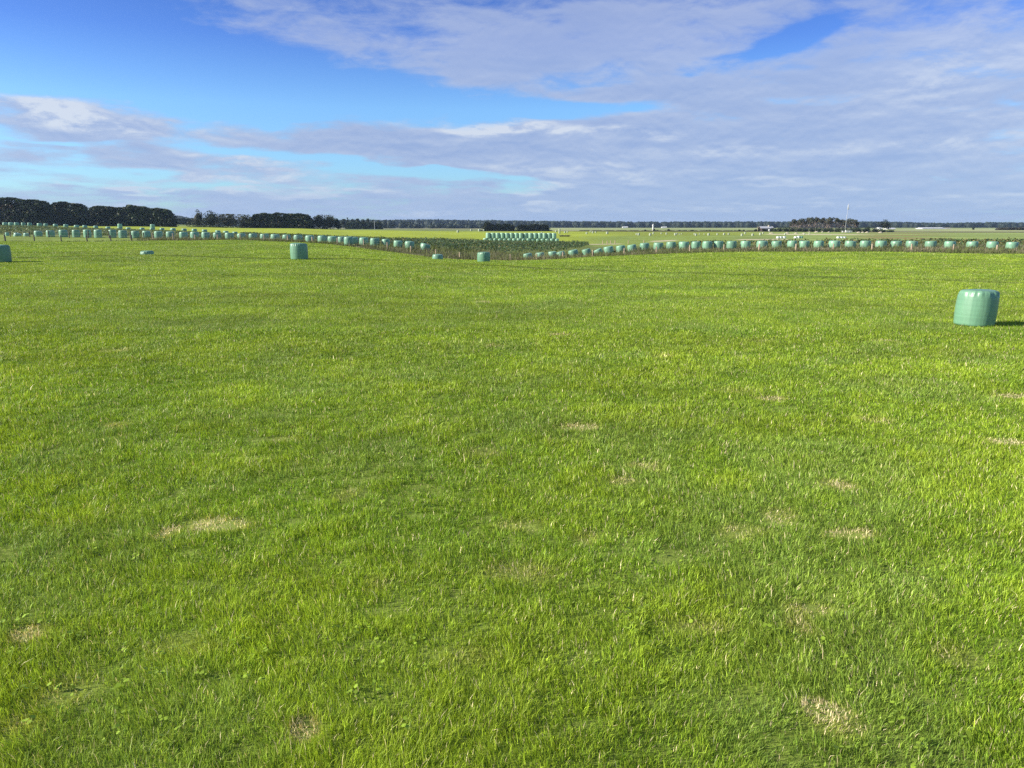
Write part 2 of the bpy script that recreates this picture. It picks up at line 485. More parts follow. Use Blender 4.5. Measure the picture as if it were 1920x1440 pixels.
# ----------------------------------------------------------------------------------------------- grass
# dry or thin spots: picture column, row, width, strength (1 bare straw, under .5 only yellowish), soil
DRY = [(410, 985, 120, 1.0), (1080, 801, 62, 1.0), (1590, 1006, 95, 1.0), (1395, 1003, 130, .6), (1460, 970, 80, .65), (552, 1382, 72, 1.1),
       (1550, 1338, 85, 1.1), (1560, 1365, 130, .6), (970, 985, 110, .55), (965, 1082, 180, .5), (62, 1190, 85, .85), (1520, 1150, 120, .65), (1215, 878, 80, .6),
       (1170, 911, 66, .7), (1895, 745, 62, .9), (1890, 832, 70, .8), (1570, 912, 80, .7), (220, 658, 70, .6), (1050, 628, 45, .8),
       (1450, 750, 66, .8), (318, 1000, 50, .8), (220, 800, 60, .55), (530, 826, 70, .65), (900, 850, 90, .5), (1380, 735, 90, .45),
       (140, 1290, 150, .5), (60, 1350, 120, .5), (870, 1240, 120, .4), (1640, 790, 80, .5), (930, 650, 50, .5), (1240, 670, 60, .5),
       (1660, 640, 60, .6), (1420, 640, 60, .5), (800, 520, 30, .6), (640, 930, 60, .5), (1790, 1240, 90, .45), (330, 1230, 150, .4),
       (1300, 1175, 120, .5), (1330, 560, 50, .5), (905, 567, 40, .6), (1100, 1010, 60, .5), (1500, 1175, 80, .6), (700, 1100, 60, .4)]
DARKSPOT = [(545, 975, 45), (640, 945, 40), (1560, 1122, 50), (1525, 1140, 40), (90, 660, 45), (255, 632, 40), (900, 878, 40), (800, 1240, 60), (1490, 1080, 40), (350, 830, 50), (480, 828, 50),
            (1260, 1050, 70), (690, 925, 50)]
DRYW = []
for px, py, w, s in DRY:
    x, y = ground_hit(px, py)
    a = (.58 if s >= .9 else .48) * w * y / FOC
    s = s if s > .75 else s * .95
    DRYW.append((x, y, a, max(a * .6, .09 + y * .011), s))
DARKW = []
for px, py, w in DARKSPOT:
    x, y = ground_hit(px, py)
    a = .5 * w * y / FOC
    DARKW.append((x, y, a, a * .9))
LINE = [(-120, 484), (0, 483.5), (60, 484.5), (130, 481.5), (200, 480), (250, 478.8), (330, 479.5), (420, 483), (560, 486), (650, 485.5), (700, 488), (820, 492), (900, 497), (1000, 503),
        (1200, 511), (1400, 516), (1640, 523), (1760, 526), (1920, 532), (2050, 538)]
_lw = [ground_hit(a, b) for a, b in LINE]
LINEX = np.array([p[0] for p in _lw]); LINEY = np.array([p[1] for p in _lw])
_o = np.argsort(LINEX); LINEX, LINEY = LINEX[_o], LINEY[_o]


def patch_fields(X, Y):
    wx = X + .13 * (fbm(X * 2.1, Y * 2.1, 61, 2) - .5) * 2; wy = Y + .13 * (fbm(X * 2.1 + 9, Y * 2.1, 63, 2) - .5) * 2
    dry = np.zeros(len(X))
    for (x, y, a, b, s) in DRYW:
        d2 = ((wx - x) / a) ** 2 + ((wy - y) / b) ** 2
        dry = np.maximum(dry, s * (1 - sstep(.0, 1.9, d2)))
    dark = np.zeros(len(X))
    for (x, y, a, b) in DARKW:
        d2 = ((wx - x) / a) ** 2 + ((wy - y) / b) ** 2
        dark = np.maximum(dark, 1 - sstep(.2, 1.5, d2))
    return dry, dark


def blades(X, Y, Z, length, width, lean_x, lean_y, cols, tipcols, segs=2, seed=1):
    """ribbons: base pair, middle pair, tip"""
    n = len(X)
    r = np.random.default_rng(seed)
    th = r.uniform(0, 2 * np.pi, n)
    ax, ay = np.cos(th) * width * .5, np.sin(th) * width * .5
    P = np.stack([X, Y, Z], 1)
    side = np.stack([ax, ay, np.zeros(n)], 1)
    up = length * np.sqrt(np.maximum(.15, 1 - np.minimum(.85, (lean_x ** 2 + lean_y ** 2))))
    tip = P + np.stack([lean_x * length, lean_y * length, up], 1)
    mid = P + np.stack([lean_x * length * .33, lean_y * length * .33, up * .58], 1)
    if segs == 2:
        V = np.stack([P - side, P + side, mid + side * .85, mid - side * .85, tip], 1).reshape(-1, 3)
        b = np.arange(n)[:, None] * 5
        q = b + np.array([[0, 1, 2, 3]]); t = b + np.array([[3, 2, 4]])
        mc = cols * .5 + tipcols * .5
        C = np.stack([cols, cols, mc, mc, tipcols], 1).reshape(-1, 3)
        return V, q, t, C
    V = np.stack([P - side, P + side, tip], 1).reshape(-1, 3)
    b = np.arange(n)[:, None] * 3
    C = np.stack([cols, cols, tipcols], 1).reshape(-1, 3)
    return V, None, b + np.array([[0, 1, 2]]), C


def join(parts):
    V, Q, T, C = [], [], [], []
    o = 0
    for v, q, t, c in parts:
        V.append(v); C.append(c)
        if q is not None: Q.append(q + o)
        if t is not None: T.append(t + o)
        o += len(v)
    return np.concatenate(V), (np.concatenate(Q) if Q else None), (np.concatenate(T) if T else None), np.concatenate(C)


GRASS_K = 1.0


def meadow():
    edges = np.concatenate([np.arange(2.2, 12, .4), np.arange(12, 30, 1.0), np.arange(30, 122, 3.0)])
    Xs, Ys = [], []
    for y0, y1 in zip(edges[:-1], edges[1:]):
        d = math.hypot(.5 * (y0 + y1), CAM_H)
        dens = 10800 * (5.0 / max(d, 5.0)) ** 1.6 * GRASS_K
        half = .755 * y1 + 2.6
        n = int(dens * (y1 - y0) * 2 * half)
        Xs.append(rng.uniform(-half, half, n)); Ys.append(rng.uniform(y0, y1, n))
    X = np.concatenate(Xs); Y = np.concatenate(Ys)
    px = pxu(X, Y)
    keep = Y < fence_y(px) - 1.5 + 2.6 * (fbm(X / 1.5, Y / 1.5, 71, 3) - .5)
    X, Y, px = X[keep], Y[keep], px[keep]
    dry, dark = patch_fields(X, Y)
    u = rng.uniform(0, 1, len(X))
    tuft = fbm(X * 4.5, Y * 4.5, 81, 2)            # hand sized tufts
    mid = fbm(X * 1.1, Y * 1.1, 83, 3)             # metre sized patches
    big = fbm(X / 6, Y / 4.5, 85, 3)
    thin = np.clip(1 - .62 * np.clip(dry, 0, 1) - .6 * dark, 0, 1) * (.55 + .9 * sstep(.2, .6, tuft * .6 + mid * .4))
    keep = u < thin
    X, Y, px, dry, dark, tuft, mid, big = (a[keep] for a in (X, Y, px, dry, dark, tuft, mid, big))
    n = len(X)
    Z = terr(X, Y)
    d = np.hypot(Y, CAM_H)
    L = rng.gamma(9, 1 / 9., n) * .056 * (.45 + 1.1 * tuft) * (.75 + .5 * mid) * (1 - .5 * np.clip(dry, 0, 1)) * (1 - .3 * dark)
    L *= (np.maximum(d, 5) / 5.0) ** .10
    W = .0039 * rng.uniform(.65, 1.35, n) * (np.maximum(d, 5) / 5.0) ** .82
    # lean: random, with a shared drift per tuft
    sw = fbm(X * 1.6 + 40, Y * 1.6, 91, 2) * 2 * np.pi * 2
    lx = .30 * rng.normal(0, 1, n) + .20 * np.cos(sw); ly = .30 * rng.normal(0, 1, n) + .20 * np.sin(sw)
    fl = dry > .55
    lx[fl] *= 1.25; ly[fl] *= 1.25
    lx = np.clip(lx, -.85, .85); ly = np.clip(ly, -.85, .85)
    # tones
    g = np.array([.205, .335, .024]); yg = np.array([.365, .460, .042]); dg = np.array([.135, .240, .020]); bl = np.array([.20, .295, .07])
    t = np.clip(.5 + 1.4 * (mid - .5) + .9 * (big - .5) + .10 * (1 - sstep(5, 14, d)) + .7 * (tuft - .5) + .34 * rng.normal(0, 1, n) + .06 * sstep(10, 60, d), 0, 1)
    c = lerp3(dg, yg, t)
    c = c * .7 + g[None, :] * .3
    grey = sstep(.56, .70, fbm(X / 1.9 + 70, Y / 1.9, 95, 3))
    c = c * (1 - .4 * grey[:, None]) + bl[None, :] * .4 * grey[:, None]
    st = np.array([.78, .68, .42]); br = np.array([.50, .40, .24])
    isdry = rng.uniform(0, 1, n) < np.clip(dry * 1.2, 0, .97) * sstep(.25, .95, dry) + .04
    k = rng.uniform(0, 1, n)[:, None] ** .6
    straw = st[None, :] * k + br[None, :] * (1 - k)
    c = np.where(isdry[:, None], straw, c)
    yel = np.clip(dry, 0, .7)[:, None]
    c = np.where(isdry[:, None], c, c * (1 - yel) + np.array([.36, .37, .09])[None, :] * yel)
    # thin dark drain line: dark soil tone with groove shade painted into the blades
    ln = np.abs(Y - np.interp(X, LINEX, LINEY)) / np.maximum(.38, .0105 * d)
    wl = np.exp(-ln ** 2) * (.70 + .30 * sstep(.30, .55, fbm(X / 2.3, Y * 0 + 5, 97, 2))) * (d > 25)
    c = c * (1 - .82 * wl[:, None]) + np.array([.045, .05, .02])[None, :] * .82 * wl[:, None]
    streak = fbm(X / 2.2 + 11, Y / 1.1, 101, 3) * .6 + fbm(X / 9 + 3, Y / 2.6, 103, 2) * .4
    far_ = sstep(8, 40, d)
    c *= (np.exp(rng.normal(0, 1, n) * (.30 - .16 * far_)) * (1 + (.55 + .55 * far_) * (streak - .5)) * (1.02 - .12 * sstep(5, 22, d)))[:, None]
    tipc = c * np.array([1.12, 1.1, 1.05])[None, :]
    near = d < 22
    parts = []
    for sel, s in ((near, 2), (~near, 1)):
        parts.append(blades(X[sel], Y[sel], Z[sel] - .006, L[sel], W[sel], lx[sel], ly[sel], c[sel], tipc[sel], s, 5 + s))
    V, Q, T, C = join(parts)
    print('meadow blades', n)
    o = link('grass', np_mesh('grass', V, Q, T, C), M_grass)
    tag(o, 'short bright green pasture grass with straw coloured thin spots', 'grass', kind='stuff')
    # small round leaved weeds between the blades
    m = 900
    y = 3.2 + 9 * rng.uniform(0, 1, m) ** 1.2; x = rng.uniform(-1, 1, m) * (.74 * y + 1)
    cl = fbm(x * .9, y * .9, 99, 2) > .50
    x, y = x[cl], y[cl]
    P = []
    for xi, yi in zip(x, y):
        zi = float(terr(xi, yi))
        for k in range(random.randint(3, 6)):
            a = random.uniform(0, 6.283); r = random.uniform(.01, .05); s = random.uniform(.009, .017)
            cx, cy, cz = xi + r * math.cos(a), yi + r * math.sin(a), zi + random.uniform(.03, .085)
            tilt = random.uniform(-.5, .5); tl2 = random.uniform(-.5, .5)
            P.append([(cx + s * math.cos(q), cy + s * math.sin(q), cz + s * (tilt * math.cos(q) + tl2 * math.sin(q))) for q in (0, 1.05, 2.09, 3.14, 4.19, 5.24)])
    P = np.array(P); k = len(P)
    b = np.arange(k)[:, None] * 6
    q = np.concatenate([b + np.array([[0, 1, 2, 3]]), b + np.array([[0, 3, 4, 5]])])
    cc = np.repeat(np.array([[.25, .36, .035]]) * rng.uniform(.7, 1.3, (k, 1)), 6, 0)
    o = link('clover', np_mesh('clover', P.reshape(-1, 3), quads=q, cols=cc), M_grass)
    tag(o, 'small round clover leaves among the near grass', 'clover', kind='stuff')


meadow()


def verge():
    """long dead grass and dock along the fence and down in the dip"""
    parts = []
    n = 60000
    px = rng.uniform(-150, 2080, n)
    f0 = fence_y(px) - 2.6; f1 = row_y(px) + 3.0
    deep = sstep(700, 770, px) * (1 - sstep(1040, 1130, px))
    f1 = f1 + deep * 9
    t = rng.uniform(0, 1, n)
    Y = f0 + (f1 - f0) * t
    X = (px - 960) / UX * Y
    left = 1 - sstep(225, 285, px)
    cl = fbm(X / 1.3, Y / 1.3, 111, 3); cl2 = fbm(X / 5, Y / 5, 113, 2)
    band = np.where(left > .5, (np.abs(Y - fence_y(px) + .5) < .8) & (cl > .35), cl + .25 * (cl2 - .5) > .34)
    X, Y, px, t, cl, cl2, left, deep = (a[band] for a in (X, Y, px, t, cl, cl2, left, deep))
    n = len(X)
    Z = terr(X, Y)
    L = rng.gamma(8, 1 / 8., n) * (.25 + .5 * (cl - .4) + .25 * (cl2 - .4)) * (1 - .45 * left) * (1 + .25 * deep)
    L = np.clip(L, .06, 1.0)
    W = rng.uniform(.02, .07, n)
    tan = np.array([.30, .265, .17]); br = np.array([.125, .11, .07]); gr = np.array([.12, .145, .045]); dk = np.array([.065, .065, .032])
    k = rng.uniform(0, 1, n); h = fbm(X / 3.5 + 30, Y / 2.0, 115, 2)
    c = lerp3(br, tan, k)
    isg = k * .4 + .8 * (h - .35) > .24
    c = np.where(isg[:, None], gr[None, :], c)
    isd = (Y < fence_y(px) - .9) & (rng.uniform(0, 1, n) < .75)
    c = np.where(isd[:, None], dk[None, :] + .3 * gr[None, :], c)
    c = np.where((left > .5)[:, None], dk[None, :] * .8, c)
    c *= rng.uniform(.7, 1.3, n)[:, None]
    lx = np.clip(rng.normal(.12, .33, n), -.8, .8); ly = np.clip(rng.normal(0, .33, n), -.8, .8)
    V, Q, T, C = blades(X, Y, Z - .02, L, W, lx, ly, c, c * 1.1, 2, 21)
    o = link('rough_grass', np_mesh('rough_grass', V, Q, T, C), M_rough)
    tag(o, 'long tan and brown dead grass along the fence and in the dip', 'rough grass', kind='stuff')


verge()


def crop():
    parts_c, parts_n = [], []
    n = 330000
    Y = np.sqrt(rng.uniform(86 ** 2, 214 ** 2, n)); X = rng.uniform(-.80, .80, n) * Y
    px = pxu(X, Y)
    ok = crop_region(X, Y) & (px > -160) & (px < 2090)
    X, Y, px = X[ok], Y[ok], px[ok]
    hgt = fbm(X / 2.2, Y / 2.2, 121, 3); big = fbm(X / 14, Y / 14, 123, 2)
    ok = rng.uniform(0, 1, len(X)) < .35 + .75 * sstep(.3, .6, hgt)
    X, Y, px, hgt, big = (a[ok] for a in (X, Y, px, hgt, big))
    n = len(X)
    Z = terr(X, Y)
    low = 1 - .45 * (px < 450)
    h = (.28 + .75 * hgt) * low * rng.uniform(.35, 1.05, n)
    s = rng.uniform(.09, .22, n)
    th = rng.uniform(0, 2 * np.pi, n); tl = rng.uniform(-1.0, 1.0, n)
    e1 = np.stack([np.cos(th), np.sin(th), np.zeros(n)], 1)
    e2 = np.stack([-np.sin(th) * np.cos(tl), np.cos(th) * np.cos(tl), np.sin(tl)], 1)
    P = np.stack([X, Y, Z + h], 1)
    s = s[:, None]
    V = np.stack([P - e1 * s * .5 - e2 * s, P + e1 * s * .55 - e2 * s * .2, P + e1 * s * .2 + e2 * s, P - e1 * s * .6 + e2 * s * .3], 1).reshape(-1, 3)
    q = np.arange(n)[:, None] * 4 + np.array([[0, 1, 2, 3]])
    c = lerp3((.050, .090, .028), (.11, .155, .05), np.clip(.5 + 1.2 * (big - .5) + .35 * rng.normal(0, 1, n), 0, 1))
    old = rng.uniform(0, 1, n) < .10 + .25 * (px > 1200)
    c = np.where(old[:, None], np.array([[.20, .17, .06]]), c)
    left = px < 450
    c = np.where(left[:, None], c * 1.15 + np.array([[.03, .025, .008]]), c)
    c *= rng.uniform(.7, 1.3, n)[:, None]
    o = link('leafy_crop', np_mesh('leafy_crop', V, quads=q, cols=np.repeat(c, 4, 0)), M_crop)
    tag(o, 'dark green leafy fodder crop growing behind the bale row', 'crop', kind='stuff')
    print('crop leaves', n)


crop()

# ----------------------------------------------------------------------------------------------- bales
NUM = ['first', 'second', 'third', 'fourth', 'fifth', 'sixth', 'seventh', 'eighth', 'ninth', 'tenth', 'eleventh', 'twelfth', 'thirteenth', 'fourteenth',
       'fifteenth', 'sixteenth', 'seventeenth', 'eighteenth', 'nineteenth', 'twentieth', 'twenty-first', 'twenty-second', 'twenty-third', 'twenty-fourth',
       'twenty-fifth', 'twenty-sixth', 'twenty-seventh', 'twenty-eighth', 'twenty-ninth', 'thirtieth', 'thirty-first', 'thirty-second', 'thirty-third',
       'thirty-fourth', 'thirty-fifth', 'thirty-sixth']


def bale_mesh(name, nseg, seed, R=.6, Hh=1.05, fine=False, belly=.05, round_=.13, slump=0.0):
    """soft wrapped round bale standing on its flat end"""
    prof = [(0.0, 0.0), (R * .92, 0.0), (R * 1.0, .025), (R * 1.015, .07)]
    ns = 22 if fine else 7
    for k in range(1, ns):
        t = k / ns
        zz = .07 + (Hh - round_ - .07) * t
        prof.append((R * (1.015 + belly * .6 * math.sin(math.pi * min(1, t * .85)) - .025 * t ** 2.2), zz))
    rt = R * .985
    na = 9 if fine else 4
    for k in range(0, na + 1):
        a = math.pi / 2 * k / na
        prof.append((rt - round_ * (1 - math.cos(a)) * 1.15, Hh - round_ + round_ * math.sin(a)))
    for k in ((.7, .5, .3, .12) if fine else (.6, .25)):
        rr = (rt - round_ * 1.15) * k / .98
        prof.append((rr, Hh + .012 * (1 - k) + .004))
    prof.append((0.0, Hh + .016))
    r = np.random.default_rng(seed)
    ph = r.uniform(0, 6.28, 8)
    V = []
    th = np.linspace(0, 2 * np.pi, nseg, endpoint=False)
    for (rad, z) in prof:
        t = z / Hh
        w = 1 + .014 * np.sin(2 * th + ph[0]) + .010 * np.sin(3 * th + ph[1] + t * 1.2) + .007 * np.sin(5 * th + ph[2] - t)
        if fine:
            crease = (vnoise(th * 7 + ph[3], np.full_like(th, t * 1.3), seed) - .5) * .010 + (vnoise(th * 19, np.full_like(th, t * 2.5), seed + 3) - .5) * .005
            pleat = np.exp(-((t - .93) / .085) ** 2)
            crease = crease + pleat * ((vnoise(th * 12 + ph[4], np.full_like(th, 2.0), seed + 7) - .5) * .075 + (vnoise(th * 26, np.full_like(th, 1.0), seed + 8) - .5) * .05)
            w = w + crease
        zz = z + (.016 * np.sin(th + ph[5]) + .012 * np.sin(2 * th + ph[6])) * (t > .4) * (rad / R) + slump * t * np.cos(th) * rad
        V.append(np.stack([rad * w * np.cos(th), rad * w * np.sin(th), zz], 1))
    V = np.concatenate(V)
    n = len(prof)
    i = np.arange(n - 1)[:, None]; k = np.arange(nseg)[None, :]
    q = np.stack([i * nseg + k, i * nseg + (k + 1) % nseg, (i + 1) * nseg + (k + 1) % nseg, (i + 1) * nseg + k], -1).reshape(-1, 4)
    me = np_mesh(name, V, quads=q, smooth=True)
    import bmesh
    bm = bmesh.new(); bm.from_mesh(me); bmesh.ops.remove_doubles(bm, verts=bm.verts, dist=1e-4); bm.to_mesh(me); bm.free()
    me.polygons.foreach_set('use_smooth', [True] * len(me.polygons))
    return me


BV = [bale_mesh('wrapped_bale', 28, 100 + k, round_=.13, belly=.06) for k in range(6)]
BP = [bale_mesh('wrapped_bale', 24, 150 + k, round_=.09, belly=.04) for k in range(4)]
for me in BP: me.materials.append(M_film_stack_lit)
M_film_row = film_mat('sunlit_green_stretch_film', 1.28, .88)  # row copy of the film, lightened to paint in the sunlit look
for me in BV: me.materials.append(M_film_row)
BF = [bale_mesh('wrapped_bale', 140, 200 + k, fine=True, belly=.06, round_=.125) for k in range(2)]
for me in BF: me.materials.append(M_film)


def put_bale(me, px, Y, width_px, height_px, label, group=None, dz=0.0, tilt=0.0, tdir=0.0, name='wrapped_bale', cat='hay bale', base_z=None):
    x, y, z = place(px, Y)
    az = math.atan2(px - 960, FOC)
    D = width_px * Y / FOC * math.cos(az) / 1.03
    o = link(name, me)
    h = height_px * Y / FOC / 1.05
    o.scale = (D / 1.2, D / 1.2, h)
    o.location = (x, y, (z if base_z is None else base_z) + dz)
    o.rotation_euler = (0, 0, random.uniform(0, 6.28))
    if tilt:
        o.rotation_mode = 'QUATERNION'
        from mathutils import Quaternion
        o.rotation_quaternion = Quaternion((math.sin(tdir), math.cos(tdir), 0), tilt) @ Quaternion((0, 0, 1), random.uniform(0, 6.28))
    return tag(o, label, cat, group)


# loose bales out on the paddock
G_LOOSE = 'wrapped bales left out on the open paddock'
put_bale(BF[0], 1825.5, 23.4, 80, 66.5, 'largest pale green wrapped bale standing alone in the near right grass', G_LOOSE, tilt=.035, tdir=.0)
put_bale(BF[1], 561.5, 55.5, 32.5, 29.5, 'pale green wrapped bale standing upright alone in the left middle paddock', G_LOOSE)
put_bale(BF[0], 4, 53.5, 38, 31.5, 'green wrapped bale cut off by the left edge of the photo', G_LOOSE)
put_bale(BF[1], 278, 70.5, 26, 23, 'green wrapped bale sunk behind a grassy rise with only its top showing', G_LOOSE)
put_bale(BV[2], 654, 97, 17, 15.8, 'green wrapped bale on the knoll just before the fence', G_LOOSE)
put_bale(BV[3], 821, 82.5, 20, 17.5, 'half hidden wrapped bale at the lip of the dip before a fence post', G_LOOSE)
put_bale(BF[1], 907, 70, 24, 18, 'green wrapped bale at the paddock edge before the brown dip', G_LOOSE)

# the long row behind the fence: x0, x1, top row, tilt
ROWL = [(10, 18, 441.5, 0), (24, 39, 438.5, .25), (43, 55.5, 436.5, .15), (64, 80, 433, .05), (87, 103.5, 432, 0), (111, 128, 431, 0), (136, 151, 431, 0), (157, 172, 430.7, 0), (177, 192, 430.7, 0), (204, 219, 431, 0),
        (223, 239, 432, 0), (247, 262, 433, 0), (268, 282.5, 433, 0), (290, 305.5, 433.5, 0), (312, 327, 434, 0), (337, 352.5, 435, 0), (357.5, 374, 435, 0), (378.5, 394, 435.5, 0),
        (400, 415.5, 436, 0), (422.5, 438.5, 436.5, 0), (445, 461, 437.7, 0), (467, 483, 438, 0), (488, 504.5, 438.5, 0), (508, 524.5, 439.3, 0), (530, 545.5, 440, 0), (551, 567.5, 440.5, 0),
        (573, 589, 441.5, 0), (596, 613.5, 442, 0), (615, 632, 443, 0), (633.5, 649.5, 443.8, 0), (654, 672, 444.5, 0), (674, 690.5, 445.3, 0), (694.5, 711.5, 446.7, 0), (716, 731.5, 448.2, 0),
        (738, 754, 451.2, .06), (759, 776.5, 452.3, .05), (786, 805, 456, .28)]
ROWR = [(982, 998.5, 474.2, -.12), (1005, 1021.5, 472.8, -.12), (1028, 1044, 471.7, -.05), (1045, 1061, 470.8, -.28), (1067, 1085, 467.8, -.2), (1093, 1109, 466, -.22), (1116, 1132.5, 466, -.42), (1133.5, 1151, 461.3, -.2),
        (1156, 1173, 459.6, -.12), (1178, 1194.5, 458, -.2), (1200, 1217.5, 455.7, -.06), (1225, 1243.5, 455, 0), (1249, 1267.5, 453.5, 0), (1272, 1291.5, 453.2, 0), (1296, 1313, 452.7, 0), (1316.5, 1335.5, 452.3, 0),
        (1338, 1355.5, 452, 0), (1362, 1380.5, 452, 0), (1388, 1407, 451.8, 0), (1418, 1439, 451.5, 0), (1446, 1465, 451.8, 0), (1475, 1493.5, 451.3, .04), (1497.5, 1517, 451.5, 0), (1525, 1544, 451.5, 0),
        (1553, 1574.5, 451.2, 0), (1583, 1604, 451.7, .07), (1611, 1632, 451.3, .03), (1640, 1662, 451.3, 0), (1669, 1690, 451.7, 0), (1697, 1720, 451.7, .04), (1733, 1755, 452, 0), (1769, 1791.5, 452.3, 0),
        (1811, 1833.5, 452.7, 0), (1848.5, 1871.5, 452.7, 0), (1885, 1908.5, 453.7, 0)]


def row(ROW, group, where, ends):
    n = len(ROW)
    for k, (a, b, top, tilt) in enumerate(ROW):
        px = .5 * (a + b); Y = float(row_y(px)) + random.uniform(-.25, .25)
        if abs(tilt) > .1: Y -= .2
        x, y, z = place(px, Y)
        r = (z - CAM_H) / Y
        vb = (r * CP + SP) / (CP - r * SP)
        py_base = 720 - FOC * vb
        hp = min(max(py_base - top, 11.0), 15.5 if b - a < 18 else 17.0)
        want_top = CAM_H + ratio(top) * Y
        dz = want_top - (z + hp * Y / FOC)
        dz = min(max(dz, -.45), .04)
        i, e = (k, ends[0]) if k < n - k else (n - 1 - k, ends[1])
        look = 'tilted ' if abs(tilt) > .1 else ''
        lab = f'{look}green wrapped bale in the {where} row, {NUM[i]} from its {e} end'
        if i == 0: lab = f'{look}green wrapped bale at the {e} end of the {where} row'
        put_bale(BV[k % 6], px, Y, b - a, hp, lab, group, dz=dz + (-.05 if abs(tilt) > .1 else 0), tilt=abs(tilt), tdir=0 if tilt > 0 else math.pi)


row(ROWL, 'wrapped bales in the row behind the left fence', 'left fence', ('left', 'dip'))
row(ROWR, 'wrapped bales in the row behind the right fence', 'right fence', ('dip', 'right'))

# second row beyond the crop on the left
ROW2 = [(5, 15, 417), (16, 26, 417), (27, 36.5, 417.2), (40, 49, 417.4), (52, 61, 417.6), (70, 79.5, 418.5), (82, 90.5, 419), (100, 109, 420), (119.5, 128.5, 420.5), (139, 149, 422), (155, 164.5, 422.3),
        (175.5, 184.5, 423.2), (198, 207.5, 425), (220, 229.5, 426.2), (236, 245.5, 426.3), (262, 271.5, 427), (281, 290.5, 427.2), (299.5, 309, 427.6), (320, 330, 427.8), (341, 350.5, 428.5), (360, 370, 429),
        (379, 389, 430.3), (404, 414, 432), (419, 429, 433), (436, 446, 434.5)]
for k, (a, b, top) in enumerate(ROW2):
    px = .5 * (a + b); Y = float(np.interp(px, [0, 160, 300, 440], [214, 213, 205, 188]))
    x, y, z = place(px, Y)
    hp = 8.2
    dz = min(max(CAM_H + ratio(top) * Y - (z + hp * Y / FOC), -.6), .05)
    n = len(ROW2)
    i, e = (k, 'left') if k < n - k else (n - 1 - k, 'right')
    lab = f'small pale wrapped bale of the second row beyond the crop, {NUM[i]} from its {e} end' if i else f'small pale wrapped bale at the {e} end of the row beyond the crop'
    put_bale(BV[(k * 5 + 2) % 6], px, Y, b - a, hp, lab, 'wrapped bales in the second row beyond the crop', dz=dz)
put_bale(BV[0], 225.5, 232, 9.3, 9.0, 'wrapped bale standing in the yellow paddock behind the second row, left one', 'bales behind the second row')
put_bale(BV[1], 286.5, 245, 8.6, 8.5, 'tall wrapped bale in the yellow paddock before the dark hedge, right one', 'bales behind the second row')

# the two tier stack beyond the crop
G_ST = 'wrapped bales stacked two high beyond the crop'
SX0, SX1, SYY = 915.5, 1038.5, 192.0
low = np.linspace(SX0 - 5, SX1 + 5, 16)
bz0 = place(905, SYY)[2]; bz1 = place(1048, SYY)[2]
HB = 9.3 * SYY / FOC
for k, px in enumerate(low):
    i, e = (k, 'left') if k < 8 else (15 - k, 'right')
    bz = bz0 + (bz1 - bz0) * k / 15
    lab = f'wrapped bale in the bottom tier of the stack, {NUM[i]} from the {e}'
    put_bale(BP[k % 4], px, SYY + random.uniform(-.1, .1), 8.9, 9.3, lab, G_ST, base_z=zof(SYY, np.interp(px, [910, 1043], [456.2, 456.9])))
for k, px in enumerate(np.linspace(SX0, SX1, 15)):
    i, e = (k, 'left') if k < 7 else (14 - k, 'right')
    lab = f'wrapped bale in the top tier of the stack, {NUM[i]} from the {e}' if k != 7 else 'middle wrapped bale in the top tier of the stack'
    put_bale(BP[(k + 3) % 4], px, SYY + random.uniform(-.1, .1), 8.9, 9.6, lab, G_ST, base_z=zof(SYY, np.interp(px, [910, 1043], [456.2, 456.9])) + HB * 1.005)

# far pale bales
FARB = [(858.6, 435.5, 4), (883.5, 432.7, 3.2), (898.5, 433.5, 4), (907, 433, 3.2), (1016, 436.2, 3), (1042.5, 434, 3), (1059, 435, 3), (1064, 434.5, 2.6), (1100, 436, 3), (1107, 434, 2.2),
        (1111.5, 435, 3), (1117, 434.5, 2.4), (1138.5, 436, 4), (1193.5, 437, 3), (1197.5, 437.5, 4), (1219, 438, 4.2), (1225, 436, 3), (1240, 436, 2.6), (1249.5, 436.5, 3), (1266, 437.7, 4),
        (1269.2, 436.4, 2.6), (1274, 437, 2), (1278, 436.5, 2), (1302, 437, 2.6), (1304.8, 438.5, 3.6), (1311.5, 437, 2.2), (1320.5, 437, 2), (1328.5, 438.5, 4), (1345, 438, 3), (1357.5, 438, 3.6),
        (1366, 438, 3.2), (1391, 440, 4), (1397, 436.7, 3.2), (1411, 440, 4), (1425.5, 438.7, 4), (1430.5, 436.6, 3), (1472, 438.5, 3.4), (1508, 438, 2.6), (1517.5, 437.5, 2.6)]
bale_side = bale_mesh('pale_bale', 14, 300); bale_side.materials.append(M_pale_bale)
for k, (px, py, w) in enumerate(FARB):
    Y = min(max(3.25 * FOC / (py + 2.0 - 424.1), 210), 455)
    n = len(FARB)
    i, e = (k, 'left') if k < n - k else (n - 1 - k, 'right')
    lab = f'tiny pale bale scattered on the far paddock, {NUM[i]} of them from the {e}'
    put_bale(bale_side, px, Y, w * 1.1, w * 1.05, lab, 'pale bales scattered on the far paddock', name='pale_bale')
put_bale(bale_side, 1049, 330, 3.4, 9, 'pale upright bale stack end beside the fallen branches', name='pale_bale')

